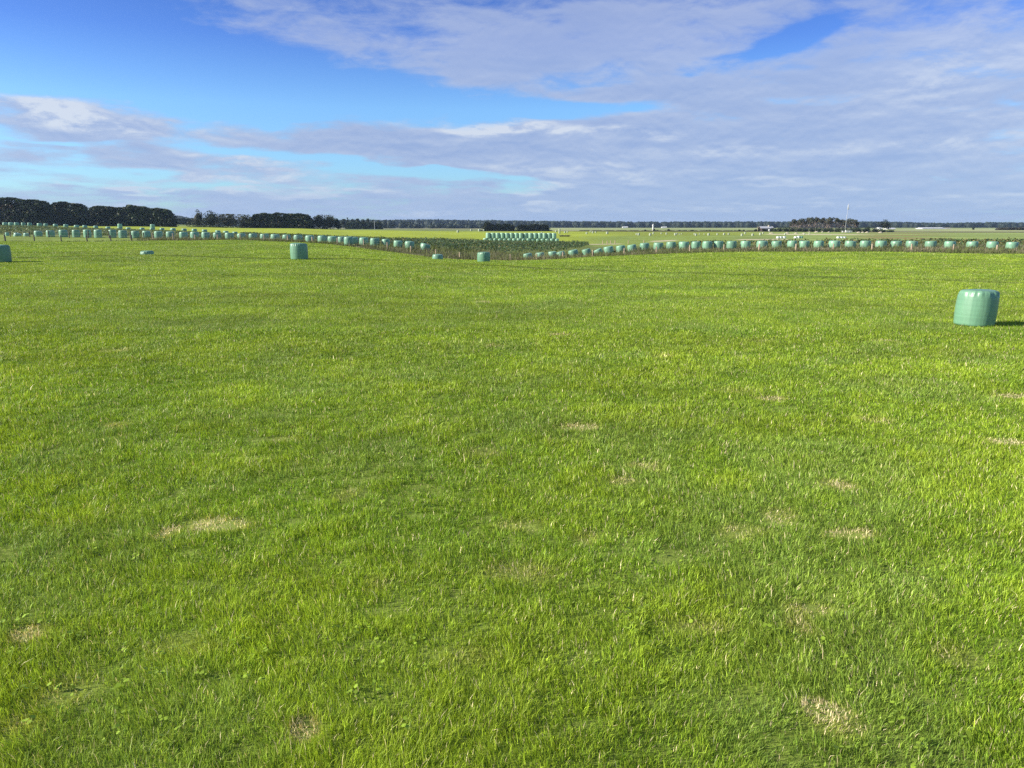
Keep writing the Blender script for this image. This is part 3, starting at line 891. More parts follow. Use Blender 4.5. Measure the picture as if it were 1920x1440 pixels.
# white wrapped bales by the track
wb = bale_mesh('white_bale', 16, 310); wb.materials.append(M_white_film)
WB = [(1458.5, 446.6), (1463.8, 446.6), (1470.5, 446.4), (1491.5, 446.6), (1497.0, 445.6), (1571.5, 446.8), (1577.5, 447.0), (1583.0, 447.0)]
WN = ['left one of the left group of three', 'middle one of the left group of three', 'right one of the left group of three', 'left one of the middle pair',
      'right one of the middle pair', 'left one of the bright trio', 'middle one of the bright trio', 'right one of the bright trio']
for (px, py), nm in zip(WB, WN):
    Y = 205.0
    x, y, z = place(px, Y)
    put_bale(wb, px, Y, 6.4, 5.6, f'white wrapped bale behind the right bale row, {nm}', 'white wrapped bales behind the right row', name='white_bale', base_z=zof(Y, py + 2.6))
put_bale(BV[4], 1502.5, 205, 6, 6, 'small green wrapped bale beside the white wrapped pair', base_z=zof(205, 449))

# ----------------------------------------------------------------------------------------------- fences


def fence(name, posts, depth_fn, label, mats, wires=3, hh=None, lean=.04, thick=.085, group='post and wire fences'):
    pts = []
    for (px, top, bot) in posts:
        Y = float(depth_fn(px)); x, y, z = place(px, Y)
        h = min(max((bot - top) * Y / FOC, .75), 1.35) if hh is None else hh
        # where the foot hides in long grass the top decides the height
        zt = CAM_H + ratio(top) * Y
        h = min(max(zt - z, .8), 1.45)
        pts.append((x, y, z, h))
    p0 = pts[len(pts) // 2]
    root = empty(name, (p0[0], p0[1], p0[2]))
    tag(root, label, 'fence', group)
    for k, (x, y, z, h) in enumerate(pts):
        mb = MB()
        lx, ly = random.uniform(-lean, lean), random.uniform(-lean, lean)
        t = thick * random.uniform(.85, 1.25)
        mb.tube([(x - p0[0], y - p0[1], z - p0[2] - .15), (x - p0[0] + lx * h * .5, y - p0[1] + ly * h * .5, z - p0[2] + h * .55), (x - p0[0] + lx * h, y - p0[1] + ly * h, z - p0[2] + h)],
                [t, t * .97, t * .9], 8)
        mb.build('post', mats[k % len(mats)], root)
    srt = sorted(pts)
    for wz in np.linspace(.3, .9, wires):
        mb = MB()
        for (a, b) in zip(srt[:-1], srt[1:]):
            mb.tube([(a[0] - p0[0], a[1] - p0[1] - .06, a[2] - p0[2] + min(wz, a[3] - .05)), (b[0] - p0[0], b[1] - p0[1] - .06, b[2] - p0[2] + min(wz, b[3] - .05))], [.004, .004], 4)
        mb.build('wire', M_wire, root)
    return root


PL = [(10, 440, 453), (64.5, 440, 453), (115, 441, 453), (163.5, 441, 453), (208, 441, 453), (247, 440.5, 453)]
fence('wire_fence', [(-45, 440, 453)] + PL, fence_y, 'dark post and wire fence across the green slope at far left', [M_wood_dark], thick=.105)
PM = [(287, 437, 450), (325, 437.5, 448), (366, 440, 449), (408, 440, 450), (451, 440, 450.5), (496, 441, 451), (540, 442, 452), (586, 444, 454), (633, 446, 456), (682, 449, 461),
      (726.5, 454, 468), (771, 463, 477), (817, 472, 481), (862, 474.5, 485.5), (957, 478, 489.5), (1006, 477, 489.5), (1055, 475, 486)]
fence('wire_fence', PM, lambda p: fence_y(p) + 1.0, 'pale post and wire fence in dead grass running down into the dip', [M_wood_pale])
PR = [(1111, 468.5, 481), (1170, 465, 479), (1230.5, 463, 476), (1293, 459.5, 473), (1357, 458.5, 472.5), (1423, 458, 472), (1492, 457, 471), (1562, 457, 471), (1635, 457, 470), (1708.5, 458, 472),
      (1787, 459.5, 472), (1868.5, 459.5, 472.5), (1955, 460, 474)]
fence('wire_fence', PR, lambda p: fence_y(p) + 1.0, 'pale post and wire fence before the right bale row', [M_wood_pale])
PB = [(20, 435.5, 443), (56, 433, 442), (92, 432, 441), (130, 432, 441), (166, 432, 441), (205, 433, 442), (245, 435, 444), (270, 436, 446)]
fence('wire_fence', PB, lambda p: row_y(p) - 2.0, 'short dark posted fence standing close before the leftmost bales', [M_wood_dark], wires=2)
PT = [(1130, 453, 459), (1138.5, 452.5, 459), (1145, 454.5, 459.5), (1153, 452.5, 459.5), (1178, 455, 460), (1207, 452, 459)]
fence('wire_fence', PT, lambda p: 160.0, 'short pale posts beside the bare earth track beyond the bales', [M_wood_pale], wires=2)

# ----------------------------------------------------------------------------------------------- trees


def leaf_quads(P, size, cols, seed):
    n = len(P)
    r = np.random.default_rng(seed)
    a = r.normal(0, 1, (n, 3)); a /= np.linalg.norm(a, axis=1)[:, None]
    b = r.normal(0, 1, (n, 3)); b -= (a * b).sum(1)[:, None] * a; b /= np.linalg.norm(b, axis=1)[:, None]
    s = (np.asarray(size) * r.uniform(.6, 1.4, n))[:, None] * .5
    k = r.uniform(.5, 1.2, (n, 4, 1))
    V = np.stack([P - a * s * k[:, 0], P + b * s * k[:, 1], P + a * s * k[:, 2], P - b * s * k[:, 3]], 1).reshape(-1, 3)
    q = np.arange(n)[:, None] * 4 + np.array([[0, 1, 2, 3]])
    return V, q, None, np.repeat(cols, 4, 0)


def tones(n, base, r, spread=.35, alt=None, altp=0.0):
    c = np.asarray(base)[None, :] * np.exp(r.normal(0, spread, n))[:, None]
    if alt is not None:
        m = r.uniform(0, 1, n) < altp
        c = np.where(m[:, None], np.asarray(alt)[None, :] * r.uniform(.6, 1.3, n)[:, None], c)
    return np.clip(c, .004, .6)


DARK = (.024, .037, .015)
MIDG = (.040, .058, .022)


def core(rx, ry, z0, z1, seed, n=12, shape='box'):
    """dark solid core added inside a crown to block light"""
    r = np.random.default_rng(seed)
    V = []; rows = 6
    for i in range(rows):
        t = i / (rows - 1)
        if shape == 'box': f = (.8, .95, 1, 1, .95, .6)[i]
        else: f = math.sin(math.pi * (.08 + .86 * t))
        for k in range(n):
            a = 2 * math.pi * k / n
            ca, sa = math.cos(a), math.sin(a)
            if shape == 'box':
                e = .45; ca = math.copysign(abs(ca) ** e, ca); sa = math.copysign(abs(sa) ** e, sa)
            j = r.uniform(.82, 1.05)
            V.append((rx * f * j * ca, ry * f * j * sa, z0 + (z1 - z0) * t * r.uniform(.97, 1.0)))
    q = []
    for i in range(rows - 1):
        for k in range(n):
            q.append((i * n + k, i * n + (k + 1) % n, (i + 1) * n + (k + 1) % n, (i + 1) * n + k))
    top = len(V); V.append((0, 0, z1))
    T = [((rows - 1) * n + k, (rows - 1) * n + (k + 1) % n, top) for k in range(n)]
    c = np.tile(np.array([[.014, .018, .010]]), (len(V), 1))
    return np.array(V), np.array(q), np.array(T), c


def hedge(px0, px1, tops, Y, label, base=DARK, alt=None, altp=0.0, depth=5.0, name='shelterbelt_hedge', seed=0, leaf=.75, group='dark clipped hedges', dens=9.0, bumps=.5, yaw=0.0, lean=0.0, dead=None):
    """a clipped line of conifers: tops = [(px, row)] outline of its upper edge"""
    xa, _, za = place(px0, Y); xb, _, zb = place(px1, Y)
    cx = .5 * (xa + xb); zg = min(za, zb) - .2
    root = empty(name, (cx, Y, zg)); tag(root, label, 'hedge', group)
    r = np.random.default_rng(seed + 900)
    w = xb - xa
    mpx = Y / FOC * 1.0
    tx = [(p - px0) / (px1 - px0) * w - w / 2 for p, _ in tops]; tz = [CAM_H + ratio(t) * Y - zg for _, t in tops]
    hm = max(tz)
    n = int((w * hm * 2 + w * depth) * dens / leaf)
    # front, back, top and end faces with billows
    f = r.uniform(0, 1, n)
    x = r.uniform(-w / 2, w / 2, n)
    H = np.interp(x, tx, tz)
    bump = (fbm(x / 2.2 + seed * 3, np.zeros(n) + seed, 130 + seed, 3) - .5)
    endt = np.clip((w / 2 - np.abs(x)) / (.22 * hm), 0, 1)
    H = H * (.80 + .20 * np.sqrt(endt)) + bumps * bump * 2
    zz = np.where(f < .72, H * r.uniform(0, 1, n) ** .8, H - np.abs(r.normal(0, .25, n)))
    dy = depth / 2 * (1 + .45 * (fbm(x / 2.0, zz / 1.6, 140 + seed, 3) - .5) * 2) * (.9 + .1 * np.sqrt(endt)) * np.clip(1.08 - .35 * (zz / hm) ** 3, .3, 1.1)
    y = np.where(f < .45, -dy, np.where(f < .72, dy, r.uniform(-1, 1, n) * dy)) + r.normal(0, .25, n)
    xs = x + r.normal(0, .25, n) + lean * zz
    ne = int(n * .12)
    # ends
    xe = np.where(r.uniform(0, 1, ne) < .5, -w / 2, w / 2); ze = r.uniform(0, 1, ne) * np.interp(xe, tx, tz) * .82
    xe2 = xe * (1 + .0) + r.normal(0, .45, ne) - np.sign(xe) * .25 * hm * np.clip(ze / hm - .5, 0, 1) ** 2 + lean * ze
    P = np.concatenate([np.stack([xs, y, zz], 1), np.stack([xe2, r.uniform(-1, 1, ne) * depth / 2, ze], 1)])
    c = tones(len(P), base, r, .42, alt, altp)
    lumps = fbm(P[:, 0] / 1.8, P[:, 2] / 1.5, 150 + seed, 2)
    c *= (.35 + 1.5 * lumps)[:, None]
    parts = [leaf_quads(P, leaf, c, seed + 5)]
    nb = max(1, int(round(w / 7.0)))
    for k in range(nb):
        bx = -w / 2 + w * (k + .5) / nb
        h = float(np.interp(bx, tx, tz)) - .6
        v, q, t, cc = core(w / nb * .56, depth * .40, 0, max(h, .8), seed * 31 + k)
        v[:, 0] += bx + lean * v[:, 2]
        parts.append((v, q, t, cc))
    V, Q, T, C = join(parts)
    link('foliage', np_mesh('foliage', V, Q, T, C), M_tree, root)
    if dead:
        for (pa, pb, ra, rb) in dead:
            m = 500
            x = np.interp(r.uniform(pa, pb, m), [px0, px1], [-w / 2, w / 2]); z = r.uniform(CAM_H + ratio(rb) * Y - zg, CAM_H + ratio(ra) * Y - zg, m)
            P = np.stack([x, -depth / 2 * 1.05 + r.normal(0, .25, m), z], 1)
            v, q, t, cc = leaf_quads(P, .5, tones(m, (.13, .085, .055), r, .3), seed + 77)
            link('dead_branches', np_mesh('dead_branches', v, q, t, cc), M_tree, root)
    return root


def tree(px, Y, top, width_px, label, kind='round', base=MIDG, alt=None, altp=0.0, group=None, seed=0, leaf=.55, trunk_mat=None, crown_from=.15, name='tree', n_leaf=900, dead=0, cat='tree', bx=None):
    x, y, z = place(px, Y)
    h = CAM_H + ratio(top) * Y - z
    R = .5 * width_px * Y / FOC
    root = empty(name, (x, y, z)); tag(root, label, cat, group)
    r = np.random.default_rng(seed + 400)
    mb = MB()
    ln = r.uniform(-.06, .06)
    tr = max(.09, h * .022)
    mb.tube([(0, 0, -.2), (ln * h * .3, 0, h * .3), (ln * h * .7, .02, h * .62), (ln * h, 0, h * .92)], [tr, tr * .8, tr * .5, tr * .15], 7)
    for k in range(5):
        a = r.uniform(0, 6.28); zz = h * r.uniform(max(crown_from, .25), .75); L = R * r.uniform(.5, .8)
        mb.tube([(ln * zz, 0, zz), (ln * zz + L * .5 * math.cos(a), L * .5 * math.sin(a), zz + L * .3), (ln * zz + L * math.cos(a), L * math.sin(a), zz + L * .55)], [tr * .4, tr * .28, tr * .1], 5)
    mb.build('trunk', trunk_mat or M_bark_dark, root)
    # clumps
    cl = []
    nc = 16 if kind != 'pine' else 9
    for k in range(nc):
        t = (k + .5) / nc
        a = r.uniform(0, 6.28)
        if kind == 'conifer':
            zc = h * (crown_from + (1 - crown_from) * t * .95); rad = R * (1.05 - .85 * t) * r.uniform(.55, .95); off = R * (1 - .9 * t) * .55
        elif kind == 'pine':
            zc = h * r.uniform(max(crown_from, .6), .93); rad = R * r.uniform(.35, .6); off = R * r.uniform(.1, .65)
        else:
            zc = h * (crown_from + (1 - crown_from) * r.uniform(.1, .86)); m = math.sin(math.pi * min(.95, max(.1, (zc / h - crown_from) / (1 - crown_from) * .8 + .2)))
            rad = R * r.uniform(.32, .55); off = R * m * r.uniform(.2, .75)
        cl.append((off * math.cos(a) + ln * zc, off * math.sin(a), zc, rad, rad * r.uniform(.6, .95)))
    cl = np.array(cl)
    pick = r.choice(len(cl), n_leaf, p=cl[:, 3] ** 2 / (cl[:, 3] ** 2).sum())
    d = r.normal(0, 1, (n_leaf, 3)); d /= np.linalg.norm(d, axis=1)[:, None]
    d *= (r.uniform(0, 1, n_leaf) ** .25)[:, None]
    P = cl[pick, :3] + d * np.stack([cl[pick, 3], cl[pick, 3], cl[pick, 4]], 1)
    P[:, 2] = np.clip(P[:, 2], .15, h)
    ctone = np.exp(r.normal(0, .28, len(cl)))[pick]
    c = tones(n_leaf, base, r, .3, alt, altp) * ctone[:, None]
    parts = [leaf_quads(P, leaf, c, seed + 9)]
    if kind != 'pine':
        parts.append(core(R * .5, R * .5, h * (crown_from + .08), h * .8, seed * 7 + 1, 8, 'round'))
    V, Q, T, C = join(parts)
    link('crown', np_mesh('crown', V, Q, T, C), M_tree, root)
    if dead:
        m = dead
        zz = r.uniform(.12, .75, m) * h; a = r.uniform(0, 6.28, m); rr = R * r.uniform(.1, 1.0, m)
        P = np.stack([rr * np.cos(a) + ln * zz, rr * np.sin(a), zz], 1)
        v, q, t, cc = leaf_quads(P, .34, tones(m, (.25, .20, .16), r, .35), seed + 13)
        link('dead_branches', np_mesh('dead_branches', v, q, t, cc), M_tree, root)
    return root


hedge(-70, 96, [(-70, 376), (-20, 374), (10, 373), (35, 372.5), (60, 375.5), (90, 377), (99, 381)], 322, 'tallest dark hedge block at far left with a brown dead patch', seed=1, dead=[(14, 38, 384, 418)], alt=(.065, .07, .03), altp=.12)  # lighter alt leaves paint sunlit clumps into this and the next two hedges
hedge(104, 165, [(100, 379.5), (108, 378), (130, 380.5), (155, 383.5), (165, 387), (168.5, 392)], 330, 'dark hedge block second from the left, between two narrow gaps', seed=2, alt=(.065, .07, .03), altp=.12)
hedge(175, 325, [(170, 390), (178, 387), (215, 389), (243, 388.5), (247, 383.8), (262, 388), (290, 390.8), (315, 391.5), (322, 395), (327, 404)], 340, 'long dark hedge block right of the narrow gap at left', seed=3, alt=(.065, .07, .03), altp=.12)
hedge(318, 366, [(318, 410), (366, 410.3)], 520, 'low straight hedge far behind the gap between hedge and trees', seed=4, leaf=.9, depth=4, bumps=.15)
tree(373, 372, 392.3, 34, 'loose pointed conifer standing leftmost of the tree line', 'conifer', (.045, .055, .028), (.12, .10, .06), .12, 'trees of the left tree line', 1, n_leaf=1100, crown_from=.05)
tree(399, 374, 395, 52, 'dark conifer second in the tree line', 'conifer', DARK, None, 0, 'trees of the left tree line', 2, n_leaf=1600, crown_from=.03, leaf=.6)
tree(432, 376, 402, 58, 'broad brown tinged tree left of two rounder trees', 'round', (.035, .045, .02), (.11, .085, .05), .28, 'trees of the left tree line', 3, n_leaf=1600, crown_from=.04, leaf=.6)
tree(462, 377, 402.8, 42, 'rounded tree pressed against the flat topped hedge', 'round', (.03, .042, .018), (.10, .08, .045), .15, 'trees of the left tree line', 4, n_leaf=1300, crown_from=.04, leaf=.6)
hedge(474, 585, [(474, 405), (480, 402), (500, 400.8), (525, 399.8), (560, 400.8), (578, 403.5), (585, 410)], 378, 'flat topped dark hedge in the middle of the tree line', seed=5, alt=(.06, .055, .03), altp=.08)
tree(598, 380, 402, 34, 'dark round tree just right of the flat topped hedge', 'round', DARK, (.07, .06, .03), .12, 'trees of the left tree line', 5, n_leaf=1300, crown_from=.03, leaf=.6)
tree(619, 382, 403, 36, 'dark wide tree second last in the tree line', 'round', DARK, (.06, .055, .03), .1, 'trees of the left tree line', 6, n_leaf=1300, crown_from=.03, leaf=.6)
tree(634, 384, 409, 18, 'small dark tree ending the tree line', 'round', DARK, None, 0, 'trees of the left tree line', 7, n_leaf=800, crown_from=.03, leaf=.6)
for k, (px, top, w) in enumerate([(645, 408.5, 14), (653, 407, 9), (662, 410.5, 14), (671, 409.5, 12), (681, 410.2, 14), (691, 409.2, 11), (701, 411, 12), (711, 411, 12)]):
    tree(px, 620 + 6 * k, top, w, f'dark tree of the more distant clump, {NUM[k]} from its left', 'round' if k != 1 else 'conifer', (.028, .042, .022), None, 0, 'trees of the distant clump', 20 + k, n_leaf=500, crown_from=.05, leaf=1.0)
hedge(650, 715, [(650, 417), (715, 417.5)], 600, 'low dark hedge in front of the distant clump of trees', seed=6, leaf=1.0, depth=4, bumps=.3)

# hedge remnants behind the stack
HR = [(907, 930, [(907, 419), (914, 415.3), (920, 419), (930, 427)], 'sloping dark shrub left of the hedge remnants'), (928.5, 939, [(928.5, 421), (933, 419.5), (939, 420)], 'narrow dark hedge remnant behind the stack, leftmost'),
      (940.5, 964, [(940.5, 420), (950, 420.2), (964, 421.3)], 'dark hedge remnant behind the stack, left of the light gap'), (970, 990, [(970, 421.5), (980, 421.2), (990, 421.5)], 'dark hedge remnant behind the stack, right of the light gap'),
      (990.5, 1011, [(990.5, 421), (1000, 420.7), (1011, 420.7)], 'dark hedge remnant behind the stack, second from the right'), (1012, 1029, [(1012, 420.7), (1024, 421), (1029, 426)], 'dark hedge remnant behind the stack, rightmost')]
for k, (a, b, tops, lab) in enumerate(HR):
    hedge(a, b, tops, 418, lab, base=(.016, .024, .012), seed=10 + k, leaf=.5, depth=3.0, bumps=.2, group='hedge remnants behind the stack', dens=8)
hedge(903, 1032, [(903, 431.5), (1032, 431.2)], 414, 'low scrubby strip along the foot of the hedge remnants', base=(.02, .026, .012), seed=17, leaf=.45, depth=1.4, bumps=.2, group='hedge remnants behind the stack')

# pine grove on the right
GRV = [(1484, 413.5, 11), (1490, 411.5, 12), (1497, 410, 12), (1503, 409.5, 13), (1509, 408.8, 12), (1515, 408, 13), (1521, 407.4, 13), (1526, 406.2, 11), (1532, 408.5, 11), (1538, 406.8, 10), (1545, 408.5, 12),
       (1551, 409, 11), (1554, 407, 9), (1559, 407, 9), (1567, 406.8, 9), (1573, 411.5, 10), (1580, 409.5, 13), (1587, 409.8, 13), (1594, 411, 11), (1602, 411.3, 10), (1606, 416, 7)]
for k, (px, top, w) in enumerate(GRV):
    n = len(GRV); i, e = (k, 'left') if k < n - k else (n - 1 - k, 'right')
    tree(px, 455 + (k * 37 % 11) * 2.0, top, w * 1.15, f'bare trunked pine in the grove near the mast, {NUM[i]} from the {e}', 'pine', (.042, .052, .026), (.12, .09, .06), .15, 'pines of the grove',
         40 + k, n_leaf=420, crown_from=.60, leaf=.55, trunk_mat=M_bark, name='pine_tree', dead=420)
for k, (px, top, w) in enumerate([(1452, 427.5, 14), (1463, 427, 14), (1474, 426.5, 15), (1486, 426.5, 15), (1498, 427, 15), (1510, 427.5, 15), (1522, 427.5, 15), (1534, 428, 15), (1546, 428, 15), (1558, 428.3, 15), (1570, 428.3, 15),
                                   (1583, 428, 15), (1597, 427.6, 16), (1610, 427.5, 16), (1622, 427.2, 15), (1627, 424.5, 9), (1640, 427.5, 14), (1655, 431, 14), (1668, 432, 12)]):
    n = 19; i, e = (k, 'left') if k < n - k else (n - 1 - k, 'right')
    tree(px, 428 + (k % 4) * 2, top, w * 1.5, f'low green shrub along the foot of the grove, {NUM[i]} from the {e}', 'round', (.032, .050, .020), None, 0, 'shrubs below the grove', 80 + k, n_leaf=380, crown_from=.0, leaf=.42, name='shrub', cat='shrub')
tree(1659, 470, 411.8, 27, 'lone dark ragged tree right of the mast', 'round', (.020, .030, .016), None, 0, None, 120, n_leaf=700, crown_from=.22, leaf=.55)
for k, (px, top, w) in enumerate([(1209.5, 430, 4.5), (1226, 428.5, 5), (1232.5, 431.5, 5), (1253.5, 429.3, 6.5), (1258, 432, 5), (1274, 431.8, 5), (1284, 432, 10), (1297, 431.8, 8), (1325, 432, 5.5), (1331, 431, 3), (1372, 432, 4), (1378, 432, 4), (1386, 430.5, 6), (1395, 431, 4)]):
    n = 14; i, e = (k, 'left') if k < n - k else (n - 1 - k, 'right')
    tree(px, 452, top, w, f'tiny dark bush on the far boundary line, {NUM[i]} from the {e}', 'round', (.026, .030, .015), None, 0, 'bushes on the far boundary line', 130 + k, n_leaf=130, crown_from=.0, leaf=.4, name='bush', cat='bush')
for k, (px, top, w) in enumerate([(1417, 430, 7), (1423, 428, 8), (1433, 428.5, 9), (1440, 429, 9), (1449, 428, 9)]):
    tree(px, 440, top, w, f'dark bush around the low grey roofed house, {NUM[k]} from the left', 'round', (.022, .028, .014), None, 0, 'bushes around the house', 150 + k, n_leaf=220, crown_from=.0, leaf=.42, name='bush', cat='bush')
tree(1728 + 97, 700, 426.5, 5, 'tiny dark tree against the far forest at right', 'round', DARK, None, 0, None, 160, n_leaf=160, crown_from=.0, leaf=.6)
hedge(1870, 1935, [(1870, 427.5), (1900, 427), (1935, 427)], 640, 'low brownish hedge at the far right edge', base=(.05, .045, .025), seed=22, leaf=.7, depth=4, bumps=.4)
hedge(1085, 1200, [(1085, 433.0), (1200, 433.2)], 446, 'low dark boundary hedge right of the hedge remnants', base=(.045, .04, .02), seed=23, leaf=.4, depth=1.5, bumps=.12, dens=6)
hedge(1200, 1420, [(1200, 433.2), (1420, 433.6)], 448, 'low brown boundary hedge behind the far pale bales', base=(.06, .045, .025), seed=24, leaf=.4, depth=1.5, bumps=.12, dens=6)


def forest():
    """the far plantation: one dark mass along the horizon"""
    r = np.random.default_rng(77)
    parts = []
    spec = []
    for k in range(2600):
        px = r.uniform(240, 2200); Y = r.uniform(1420, 1700)
        top = np.interp(px, [240, 330, 365, 420, 640, 720, 790, 830, 900, 1000, 1200, 1480, 1600, 1690, 1760, 1800, 1850, 1920], [406, 403.5, 409, 411, 412, 412.5, 411.2, 411.8, 412.8, 414.2, 415.8, 415.4, 415.2, 416, 418.5, 418, 416.5, 417.5])
        spec.append((px, Y, top + abs(r.normal(0, .6)) + (1 if r.uniform() < .3 else 0)))
    for k in range(60):
        px = r.uniform(700, 905); Y = r.uniform(950, 1150)
        spec.append((px, Y, np.interp(px, [700, 740, 765, 785, 905], [412, 413, 416.5, 419, 420.5]) + abs(r.normal(0, .8))))
    for (px, Y, top) in spec:
        x = (px - 960) / UX * Y; z = float(terr(x, Y))
        h = CAM_H + ratio(top) * Y - z
        R = r.uniform(5.5, 9.0) if Y > 1300 else r.uniform(3.5, 5.5)
        m = 26
        t = r.uniform(0, 1, m) ** .7
        a = r.uniform(0, 6.28, m); rr = R * np.sqrt(np.clip(1.02 - t ** 3, 0, 1)) * r.uniform(.55, 1.0, m)
        P = np.stack([x + rr * np.cos(a), Y + rr * np.sin(a), z + h * t], 1)
        c = tones(m, (.026, .040, .024), r, .25) * math.exp(r.normal(0, .22))
        if r.uniform() < .06: c = c * np.array([[1.7, 1.6, 1.5]])
        parts.append(leaf_quads(P, 3.2, c, int(r.integers(1e6))))
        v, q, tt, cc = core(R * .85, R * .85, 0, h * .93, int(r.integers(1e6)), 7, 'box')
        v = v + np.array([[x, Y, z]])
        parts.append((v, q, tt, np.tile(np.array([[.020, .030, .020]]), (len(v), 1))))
    V, Q, T, C = join(parts)
    o = link('distant_forest', np_mesh('distant_forest', V, Q, T, C), M_tree)
    tag(o, 'long dark blue green plantation along the whole horizon', 'forest', kind='stuff')


forest()

# ----------------------------------------------------------------------------------------------- small built things
def mast():
    Y = 400.0; x, y, z = place(1584.5, Y)
    top = CAM_H + ratio(381.5) * Y - z
    root = empty('radio_mast', (x, y, z)); tag(root, 'tall slim pale mast with a slender white head before the pine grove', 'mast')
    mb = MB(); mb.tube([(0, 0, -.2), (.05, 0, top * .45), (.45, 0, top * .84)], [.16, .12, .09], 10); mb.build('pole', M_mast, root, True)
    mb = MB()
    mb.lathe([(.12, 0), (.26, .15), (.30, 1.2), (.28, 2.2), (.16, 2.5), (.05, 2.6), (.03, 3.1)], (.47, 0, top * .80), 12); mb.build('antenna_head', M_head, root, True)
    mb = MB()
    for a in (0.4, 2.5, 4.6):
        mb.box((.47 + .42 * math.cos(a), .42 * math.sin(a), top * .80 + .3), (.12, .16, 1.1), a)
    mb.build('panel_antenna', M_mast, root)
    mb = MB(); mb.lathe([(.7, 0), (.7, .25), (.35, .3), (.3, .6)], (0, 0, -.1), 12); mb.build('base', M_gravel, root)
    return root


mast()


def cabinet(px, Y, w, h, d, label, mat=M_white, base_py=None):
    x, y, z = place(px, Y)
    root = empty('equipment_cabinet', (x, y, z)); tag(root, label, 'cabinet', 'white cabinets at the mast foot')
    mb = MB(); mb.box((0, 0, .08 + h / 2), (w, d, h)); mb.build('body', mat, root)
    mb = MB(); mb.box((0, 0, .08 + h + .05), (w + .12, d + .12, .1)); mb.build('lid', M_roof, root)
    mb = MB(); mb.box((0, -d / 2 - .015, .08 + h * .5), (w * .4, .03, h * .8)); mb.build('door', M_cream, root)
    mb = MB(); mb.box((0, 0, .02), (w * .9, d * .9, .12)); mb.build('plinth', M_gravel, root)


cabinet(1580, 392, .7, .8, .6, 'smallest white cabinet just left of the mast foot')
cabinet(1587, 392, 1.2, 1.1, 1.0, 'white cabinet just right of the mast foot')
cabinet(1592, 392, 1.1, 1.0, 1.0, 'white cabinet second right of the mast foot')
cabinet(1596, 392, .8, .9, .8, 'outer white cabinet furthest right of the mast foot')


def shed(px0, px1, Y, eave_py, ridge_py, label, roofm=M_white, wallm=M_white, doors=0, name='farm_shed', base_py=None, group='far farm buildings', depth=9.0):
    px = .5 * (px0 + px1)
    x, y, z = place(px, Y)
    w = (px1 - px0) * Y / FOC * math.cos(math.atan2(px - 960, FOC)) ** .0
    he = max(.7, CAM_H + ratio(eave_py) * Y - z); hr = max(he + .4, CAM_H + ratio(ridge_py) * Y - z)
    root = empty(name, (x, y, z)); tag(root, label, 'shed', group)
    mb = MB(); mb.box((0, 0, he / 2 - .2), (w, depth, he + .4)); 
    mb.add([(-w / 2, -depth / 2, he), (-w / 2, depth / 2, he), (-w / 2, 0, hr - .05), (w / 2, -depth / 2, he), (w / 2, depth / 2, he), (w / 2, 0, hr - .05)], [(0, 2, 1), (3, 4, 5)])
    mb.build('wall', wallm, root)
    e = .5
    mb = MB()
    vs = [(-w / 2 - e, -depth / 2 - e, he - .15), (w / 2 + e, -depth / 2 - e, he - .15), (w / 2 + e, 0, hr), (-w / 2 - e, 0, hr), (-w / 2 - e, depth / 2 + e, he - .15), (w / 2 + e, depth / 2 + e, he - .15)]
    vs += [(a, b, c + .12) for a, b, c in vs]
    mb.add(vs, [(0, 3, 2, 1), (3, 4, 5, 2), (6, 7, 8, 9), (9, 8, 11, 10), (0, 1, 7, 6), (4, 10, 11, 5), (0, 6, 9, 3), (3, 9, 10, 4), (1, 2, 8, 7), (2, 5, 11, 8)])
    mb.build('roof', roofm, root)
    for k in range(doors):
        mb = MB(); dx = -w / 2 + w * (k + .5) / doors
        mb.box((dx, -depth / 2 - .02, he * .42), (min(w / doors * .5, 3.2), .08, min(he * .8, 3.0))); mb.build('door', M_roof, root)
    return root


shed(1723.5, 1764.5, 900, 429.0, 426.6, 'long low white roofed shed before the far forest at right', doors=3, depth=16)
shed(1167, 1176.5, 1400, 426.0, 424.8, 'small white shed at the foot of the forest above the earth track')
shed(1240.5, 1249, 1400, 426.2, 425.0, 'small white shed right of the white tower')
shed(1660, 1674.5, 760, 429.6, 427.4, 'small white building right of the lone ragged tree', doors=2)
shed(1645, 1650, 760, 428.5, 426.4, 'tiny white building left of the lone ragged tree')
shed(1769, 1779, 900, 429.2, 427.6, 'tiny pale shed right of the long white roof', roofm=M_cream)
h_ = shed(1425, 1446, 452, 427.8, 424.6, 'low farmhouse with a grey roof among dark bushes', roofm=M_roof, wallm=M_wall, doors=1, name='farmhouse', group=None, depth=6.0)
h_['category'] = 'house'
mb = MB(); mb.box((1.4, -.6, 3.1), (.6, .6, 1.2)); mb.build('chimney', M_cream, h_)
for dx in (-2.0, 2.2):
    mb = MB(); mb.box((dx, -3.02, 1.2), (.9, .06, .8)); mb.build('window', M_glass, h_)


def tower():
    Y = 520; x, y, z = place(1224.2, Y)
    top = CAM_H + ratio(421.3) * Y - z
    root = empty('white_tower', (x, y, z)); tag(root, 'slim white tower rising behind a dark bush on the far plain', 'tower')
    mb = MB(); mb.lathe([(.55, -.2), (.5, top * .5), (.42, top * .86)], n=12); mb.build('shaft', M_white, root, True)
    mb = MB(); mb.lathe([(.62, 0), (.7, .3), (.6, .75), (.3, 1.0), (.05, 1.1)], (0, 0, top * .80), 12); mb.build('head', M_white, root, True)
    mb = MB(); mb.lathe([(1.3, 0), (1.3, .5), (1.1, .6)], (.8, 0, -.1), 12); mb.build('base', M_gravel, root)


tower()


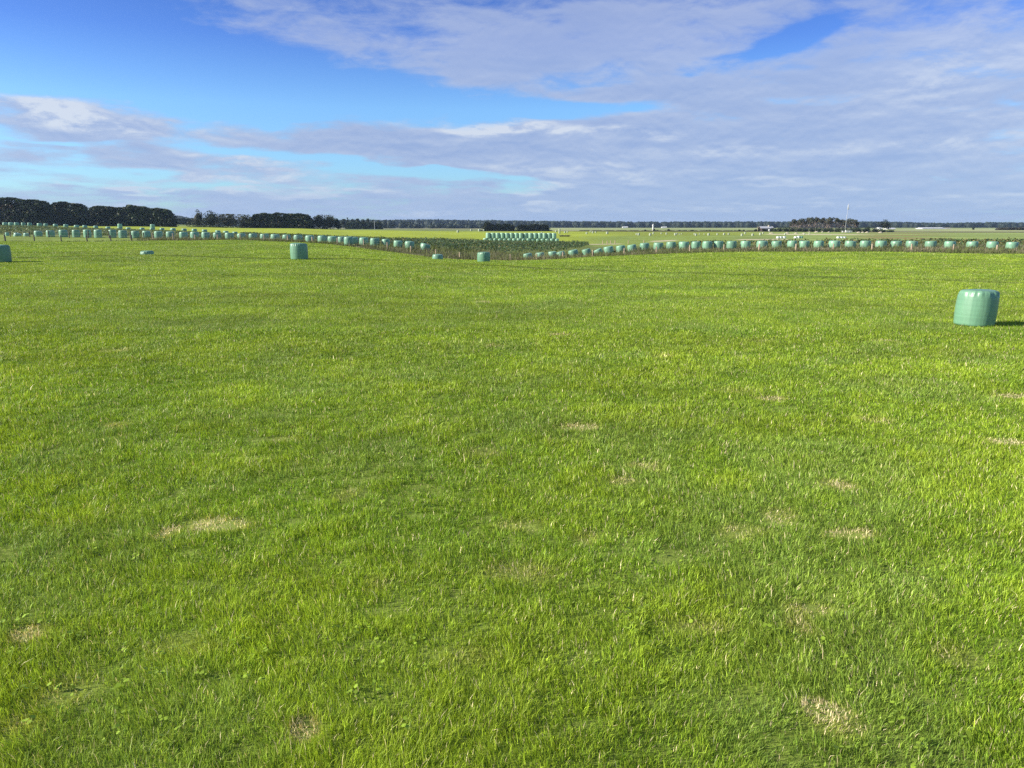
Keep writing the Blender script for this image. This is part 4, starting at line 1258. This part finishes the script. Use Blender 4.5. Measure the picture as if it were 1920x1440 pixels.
def pole(px, Y, top, label, mat, rad=.14, cross=False, cat='pole', name='utility_pole', head=False, group=None):
    x, y, z = place(px, Y)
    h = max(1.0, CAM_H + ratio(top) * Y - z)
    root = empty(name, (x, y, z)); tag(root, label, cat, group)
    mb = MB(); mb.tube([(0, 0, -.2), (0, 0, h * .5), (.02, 0, h)], [rad, rad * .9, rad * .75], 8); mb.build('shaft', mat, root)
    if cross:
        mb = MB(); mb.box((0, 0, h - .5), (1.8, .12, .14)); mb.build('crossarm', mat, root)
    if head:
        mb = MB(); mb.lathe([(.1, 0), (.5, .1), (.55, .6), (.35, .85), (.05, .95)], (0, 0, h - .7), 10); mb.build('cap', mat, root)


pole(702.5, 590, 413.5, 'pale utility pole before the distant clump of trees', M_mast, .22, True)
pole(1420, 430, 424.5, 'thin grey pole left of the low farmhouse', M_wood_pale, .1)
pole(1442, 428, 430.5, 'short white post with a wide cap before the farmhouse', M_white, .25, head=True, cat='post', name='white_post')


def heap(px, Y, w, h, label, mat=M_gravel, seed=0):
    x, y, z = place(px, Y)
    r = np.random.default_rng(seed)
    n = 18; rows = [(1.0, -.1), (.9, .25), (.68, .6), (.4, .88), (.15, 1.0)]
    mb = MB(); vs = []
    for f, t in rows:
        for k in range(n):
            a = 6.2832 * k / n; j = 1 + r.uniform(-.16, .16)
            vs.append((w / 2 * f * j * math.cos(a), w * .3 * f * j * math.sin(a), h * t * (1 + r.uniform(-.1, .1))))
    fs = [(i * n + k, i * n + (k + 1) % n, (i + 1) * n + (k + 1) % n, (i + 1) * n + k) for i in range(4) for k in range(n)]
    fs.append(tuple(4 * n + k for k in range(n)))
    mb.add(vs, fs)
    o = mb.build('gravel_heap', mat, None, True); o.location = (x, y, z)
    return tag(o, label, 'heap', 'pale heaps along the far track')


HP = [(1447, 2.25, 0.42), (1476, 2.40, 0.54), (1493, 1.80, 0.48), (1507, 1.35, 0.42), (1518, 1.65, 0.42), (1531, 2.55, 0.60), (1542, 1.05, 0.66), (1554, 1.65, 0.48), (1610, 2.25, 0.60), (1618, 1.80, 0.54), (1626, 1.95, 0.66), (1651, 2.40, 0.66)]
for k, (px, w, h) in enumerate(HP):
    n = len(HP); i, e = (k, 'left') if k < n - k else (n - 1 - k, 'right')
    heap(px, 330 if px < 1512 else (395 if px < 1560 else 385), w, h, f'pale heap beside the far track, {NUM[i]} from the {e}', seed=k)


def branches():
    x, y, z = place(1058.5, 262)
    root = empty('fallen_branches', (x, y, z)); tag(root, 'dark heap of fallen branches on the grass right of the stack', 'branches')
    r = random.Random(4)
    mb = MB(); mb.tube([(-1.7, 0, .25), (-.4, .1, .34), (.9, 0, .3), (1.8, .1, .22)], [.2, .19, .15, .08], 8); mb.build('log', M_bark_dark, root)
    mb = MB()
    for k in range(46):
        xx = r.uniform(-1.7, 1.8); a = r.uniform(0, 6.28); L = r.uniform(.4, 1.0)
        mb.tube([(xx, r.uniform(-.4, .4), .1), (xx + L * .5 * math.cos(a), L * .4 * math.sin(a), .3 + r.uniform(0, .3)), (xx + L * math.cos(a), L * math.sin(a), .3 + r.uniform(0, .6))], [.05, .035, .012], 5)
    mb.build('twigs', M_bark_dark, root)


branches()

# ----------------------------------------------------------------------------------------------- sky
sun_dir = Vector((-math.cos(SUN_AZ_BEHIND) * math.cos(SUN_EL), -math.sin(SUN_AZ_BEHIND) * math.cos(SUN_EL), math.sin(SUN_EL)))
ld = bpy.data.lights.new('sun', 'SUN'); ld.energy = 4.6; ld.angle = math.radians(.53); ld.color = (1.0, .93, .80)
lo = bpy.data.objects.new('sun', ld); COL.objects.link(lo)
lo.rotation_euler = sun_dir.to_track_quat('Z', 'Y').to_euler(); lo.location = (-60, -10, 60)

world = bpy.data.worlds.new('World'); scene.world = world; world.use_nodes = True
wt = world.node_tree
for n in list(wt.nodes): wt.nodes.remove(n)


def px_dir(px, py):
    v = (720 - py) / FOC
    d = Vector(((px - 960) / FOC, CP + SP * v, -SP + v * CP)).normalized()
    return math.atan2(d.x, d.y), math.asin(d.z)


def build_sky():
    nt = wt
    L = nt.links.new

    def math_(op, a=None, b=None, c=None, clamp=False):
        n = N(nt, 'ShaderNodeMath', operation=op); n.use_clamp = clamp
        for k, v in enumerate((a, b, c)):
            if v is None: continue
            if isinstance(v, (int, float)): n.inputs[k].default_value = v
            else: L(v, n.inputs[k])
        return n.outputs[0]

    def maprange(v, a, b, c=0.0, d=1.0, smooth=True):
        n = N(nt, 'ShaderNodeMapRange')
        if smooth: n.interpolation_type = 'SMOOTHSTEP'
        L(v, n.inputs['Value'])
        for nm, x in zip(('From Min', 'From Max', 'To Min', 'To Max'), (a, b, c, d)): n.inputs[nm].default_value = x
        return n.outputs[0]

    out = N(nt, 'ShaderNodeOutputWorld')
    sky = N(nt, 'ShaderNodeTexSky', sky_type='NISHITA'); sky.sun_disc = False
    sky.sun_elevation = SUN_EL
    sky.sun_rotation = math.atan2(sun_dir.x, sun_dir.y)
    sky.altitude = 20; sky.air_density = 1.0; sky.dust_density = .6; sky.ozone_density = 1.6
    tc = N(nt, 'ShaderNodeTexCoord')
    d = tc.outputs['Generated']
    sp = N(nt, 'ShaderNodeSeparateXYZ'); L(d, sp.inputs[0])
    az = math_('ARCTAN2', sp.outputs['X'], sp.outputs['Y'])
    zc = math_('MAXIMUM', sp.outputs['Z'], 0.0)
    el = math_('ARCSINE', math_('MINIMUM', zc, .9999))
    den = math_('ADD', zc, .095)
    plane = N(nt, 'ShaderNodeCombineXYZ')
    L(math_('DIVIDE', sp.outputs['X'], den), plane.inputs['X']); L(math_('DIVIDE', sp.outputs['Y'], den), plane.inputs['Y'])

    def noise(scale, detail, rough, off, vec=None, stretch=(1, 1, 1), dist=0.0):
        mp = N(nt, 'ShaderNodeMapping'); mp.inputs['Location'].default_value = off; mp.inputs['Scale'].default_value = stretch
        L(vec or plane.outputs[0], mp.inputs['Vector'])
        n = N(nt, 'ShaderNodeTexNoise'); n.inputs['Scale'].default_value = scale; n.inputs['Detail'].default_value = detail; n.inputs['Roughness'].default_value = rough
        n.inputs['Distortion'].default_value = dist
        L(mp.outputs[0], n.inputs['Vector'])
        return n.outputs['Fac']

    n_big = noise(.95, 7, .56, (3.1, 1.7, 0))
    n_fine = noise(3.2, 8, .6, (9, 4, 2))
    aev = N(nt, 'ShaderNodeCombineXYZ'); L(az, aev.inputs['X']); L(el, aev.inputs['Y'])
    puff = noise(1.0, 9, .64, (2, 5, 1), aev.outputs[0], (11, 34, 1), .25)
    puff_up = noise(1.0, 9, .64, (2, 5 + .16, 1), aev.outputs[0], (11, 34, 1), .25)
    # warp the drawn outline so that no cloud has a clean edge
    wv = N(nt, 'ShaderNodeTexNoise'); wv.inputs['Scale'].default_value = 1.3; wv.inputs['Detail'].default_value = 5
    L(plane.outputs[0], wv.inputs['Vector'])
    ae = N(nt, 'ShaderNodeCombineXYZ'); L(az, ae.inputs['X']); L(el, ae.inputs['Y'])
    ws = N(nt, 'ShaderNodeVectorMath', operation='SUBTRACT'); L(wv.outputs['Color'], ws.inputs[0]); ws.inputs[1].default_value = (.5, .5, .5)
    wm = N(nt, 'ShaderNodeVectorMath', operation='MULTIPLY'); L(ws.outputs[0], wm.inputs[0]); wm.inputs[1].default_value = (.20, .045, 0)
    aw = N(nt, 'ShaderNodeVectorMath', operation='ADD'); L(ae.outputs[0], aw.inputs[0]); L(wm.outputs[0], aw.inputs[1])

    def blobs(lst):
        acc = None
        for (px, py, rx, ry, rot, wgt) in lst:
            a, e = px_dir(px, py)
            mp = N(nt, 'ShaderNodeMapping', vector_type='TEXTURE')
            mp.inputs['Location'].default_value = (a, e, 0); mp.inputs['Rotation'].default_value = (0, 0, math.radians(rot))
            mp.inputs['Scale'].default_value = (rx / FOC, ry / FOC, 1)
            L(aw.outputs[0], mp.inputs['Vector'])
            ln = N(nt, 'ShaderNodeVectorMath', operation='LENGTH'); L(mp.outputs[0], ln.inputs[0])
            f = maprange(ln.outputs['Value'], .35, 1.35, wgt, 0.0)
            acc = f if acc is None else math_('ADD', acc, f)
        return acc

    CL = [(1500, 260, 620, 150, 3, .62), (1780, 110, 330, 130, 22, .55), (1150, 85, 420, 80, 8, .5), (1260, 120, 260, 70, 15, .25), (1050, 160, 260, 35, -4, .3), (800, 70, 360, 75, -8, .40), (500, 25, 220, 45, -10, .42), (1000, 10, 260, 40, 0, .25),
          (70, 222, 200, 40, -6, .85), (260, 255, 200, 32, -10, .55), (620, 270, 330, 30, -4, .62), (900, 258, 380, 44, 0, .70), (1150, 290, 420, 55, -3, .6), (450, 322, 260, 22, -4, .62), (180, 300, 190, 14, -5, .35), (120, 325, 160, 8, -4, .3),
          (900, 390, 1600, 34, 0, .42), (300, 362, 260, 20, -3, .4), (1500, 345, 900, 60, 0, .5), (780, 342, 120, 8, -5, .3), (700, 322, 40, 5, 0, .3), (1300, 190, 330, 40, 4, .35)]
    HL = [(1510, 60, 85, 20, 14, .75), (1405, 100, 60, 16, 20, .45), (1095, 142, 100, 20, 6, .7), (1320, 120, 60, 12, 10, .5), (1085, 214, 210, 24, -3, 1.1), (1520, 181, 140, 9, 0, .55), (1720, 215, 90, 10, 0, .35), (250, 100, 360, 120, 0, .45), (700, 185, 420, 42, -3, .6), (420, 215, 160, 20, 0, .35),
          (620, 305, 330, 10, -4, .42), (870, 326, 190, 11, -4, .5), (130, 272, 120, 6, 0, .35), (60, 345, 170, 8, 0, .25), (350, 345, 120, 4, 0, .3), (980, 348, 100, 10, -5, .5), (720, 275, 40, 6, 0, .4)]
    pos = blobs(CL); neg = blobs(HL)
    side = math_('MULTIPLY', math_('SUBTRACT', pos, neg), .9)
    # the sky outside the picture: broken cloud everywhere
    outside = maprange(el, .32, .45, 0.0, .42)
    D = math_('ADD', side, outside)
    D = math_('ADD', D, math_('MULTIPLY', math_('SUBTRACT', n_big, .5), .95))
    D = math_('ADD', D, math_('MULTIPLY', math_('SUBTRACT', n_fine, .5), 1.15))
    D = math_('ADD', D, math_('MULTIPLY', math_('SUBTRACT', puff, .5), 1.75))
    D = math_('ADD', D, maprange(el, .0, .045, .5, 0.0))
    mask = math_('MULTIPLY', maprange(D, -.05, .80), .93)
    mask = math_('MULTIPLY', mask, maprange(el, .13, .24, 1.0, .80))
    soft = maprange(el, .12, .22, 1.0, .55)
    thick = maprange(D, .35, 1.15)
    # light side of the billows: the noise sampled a little towards the sun and down
    n_s = noise(.95, 7, .56, (3.1 + .12, 1.7 - .05, 0))
    rel = math_('SUBTRACT', n_big, n_s)
    hl = blobs([(70, 208, 150, 26, -6, .75), (930, 240, 170, 11, -3, .9), (1850, 70, 170, 80, 25, .45), (1120, 255, 130, 9, 0, .5), (300, 250, 140, 18, 0, .3), (480, 312, 150, 12, -4, .45), (1100, 322, 220, 14, -3, .4), (1000, 355, 70, 7, 0, .6),
                (1450, 280, 330, 14, 0, .3), (1280, 60, 200, 60, 20, .2), (1020, 390, 110, 7, 0, .5), (1480, 385, 110, 7, 0, .5), (420, 330, 200, 8, 0, .5), (300, 352, 180, 6, 0, .5), (820, 392, 120, 7, 0, .45), (1300, 395, 160, 6, 0, .4), (1350, 345, 260, 7, 0, .35), (1750, 380, 160, 8, 0, .4), (620, 365, 160, 6, 0, .4), (150, 385, 160, 6, 0, .4), (1900, 250, 150, 60, 0, .2), (860, 80, 160, 40, 0, .15), (250, 345, 260, 12, 0, .35)])
    hl = math_('MULTIPLY', hl, maprange(puff, .38, .62, .15, 1.3))
    lit = math_('ADD', math_('MULTIPLY', rel, 1.0), math_('ADD', hl, .33))
    lit = math_('ADD', lit, math_('MULTIPLY', math_('SUBTRACT', puff, puff_up), 1.35))
    lit = math_('ADD', lit, math_('MULTIPLY', math_('SUBTRACT', n_fine, .5), .45))
    lit = math_('ADD', math_('MULTIPLY', math_('SUBTRACT', lit, .42), soft), .42)
    lit = math_('SUBTRACT', lit, math_('MULTIPLY', thick, .15), clamp=True)
    cr = N(nt, 'ShaderNodeValToRGB')
    e = cr.color_ramp.elements
    e[0].position = 0; e[0].color = (.325, .425, .695, 1)
    e[1].position = 1; e[1].color = (.69, .74, .84, 1)
    e2 = cr.color_ramp.elements.new(.38); e2.color = (.44, .525, .745, 1)
    L(lit, cr.inputs[0])
    # blue air between the eye and the lowest clouds
    low = maprange(el, .0, .10, 1.0, 0.0)
    mx = N(nt, 'ShaderNodeMix', data_type='RGBA'); L(math_('MULTIPLY', low, .6), mx.inputs['Factor']); L(cr.outputs[0], mx.inputs['A']); mx.inputs['B'].default_value = (.385, .52, .80, 1)
    tint = N(nt, 'ShaderNodeMix', data_type='RGBA', blend_type='MULTIPLY'); tint.inputs['Factor'].default_value = 1
    tr = N(nt, 'ShaderNodeValToRGB'); L(maprange(el, 0.0, .5, 0.0, 1.0, False), tr.inputs[0])
    te = tr.color_ramp.elements
    k = 2 ** -(EXPOSURE - .45) / 1.5
    te[0].position = 0; te[0].color = (.62 * k, .98 * k, 1.45 * k, 1)
    te[1].position = 1; te[1].color = (.33 * k, .52 * k, 1.05 * k, 1)
    for p_, c_ in ((.14, (.66, 1.02, 1.48)), (.29, (.66, 1.02, 1.48)), (.44, (.41, .66, 1.30)), (.58, (.31, .51, 1.10))):
        q_ = te.new(p_); q_.color = (c_[0] * k, c_[1] * k, c_[2] * k, 1)
    L(tr.outputs[0], tint.inputs['B'])
    L(sky.outputs[0], tint.inputs['A'])
    b1 = N(nt, 'ShaderNodeBackground'); b1.inputs['Strength'].default_value = .15; L(tint.outputs['Result'], b1.inputs['Color'])
    b2 = N(nt, 'ShaderNodeBackground'); b2.inputs['Strength'].default_value = CLOUD_STRENGTH; L(mx.outputs['Result'], b2.inputs['Color'])
    ms = N(nt, 'ShaderNodeMixShader'); L(math_('MULTIPLY', mask, .96), ms.inputs[0]); L(b1.outputs[0], ms.inputs[1]); L(b2.outputs[0], ms.inputs[2])
    L(ms.outputs[0], out.inputs['Surface'])


EXPOSURE = 1.0
CLOUD_STRENGTH = 1.0 / 2 ** EXPOSURE
build_sky()
world.cycles.sampling_method = 'MANUAL'; world.cycles.sample_map_resolution = 512

# ----------------------------------------------------------------------------------------------- haze
HAZE = 0.00009
if HAZE:
    mb = MB(); mb.box((0, 1600, 5), (7600, 4300, 28))
    m, nt = new_mat('thin_air')
    out = N(nt, 'ShaderNodeOutputMaterial'); pv = N(nt, 'ShaderNodeVolumePrincipled')
    pv.inputs['Color'].default_value = (.55, .74, 1.0, 1); pv.inputs['Density'].default_value = HAZE; pv.inputs['Anisotropy'].default_value = .2
    nt.links.new(pv.outputs[0], out.inputs['Volume'])
    o = mb.build('haze', m); tag(o, 'thin pale blue haze over the plain', 'haze', kind='stuff')

# ----------------------------------------------------------------------------------------------- camera and render
cd = bpy.data.cameras.new('camera'); cam = bpy.data.objects.new('camera', cd); COL.objects.link(cam)
cam.location = (0, 0, CAM_H); cam.rotation_euler = (math.pi / 2 - PITCH, 0, 0)
cd.sensor_width = 36; cd.lens = 36 * FOC / 1920; cd.clip_start = .05; cd.clip_end = 9000
scene.camera = cam
scene.render.engine = 'CYCLES'
scene.view_settings.view_transform = 'Standard'; scene.view_settings.look = 'None'
scene.view_settings.exposure = EXPOSURE; scene.view_settings.gamma = 1.0
scene.cycles.max_bounces = 6; scene.cycles.diffuse_bounces = 3; scene.cycles.glossy_bounces = 2; scene.cycles.transmission_bounces = 4; scene.cycles.transparent_max_bounces = 6; scene.cycles.volume_bounces = 0
scene.cycles.use_denoising = False
scene.cycles.sample_clamp_indirect = 4
scene.render.resolution_x = 1024; scene.render.resolution_y = 768
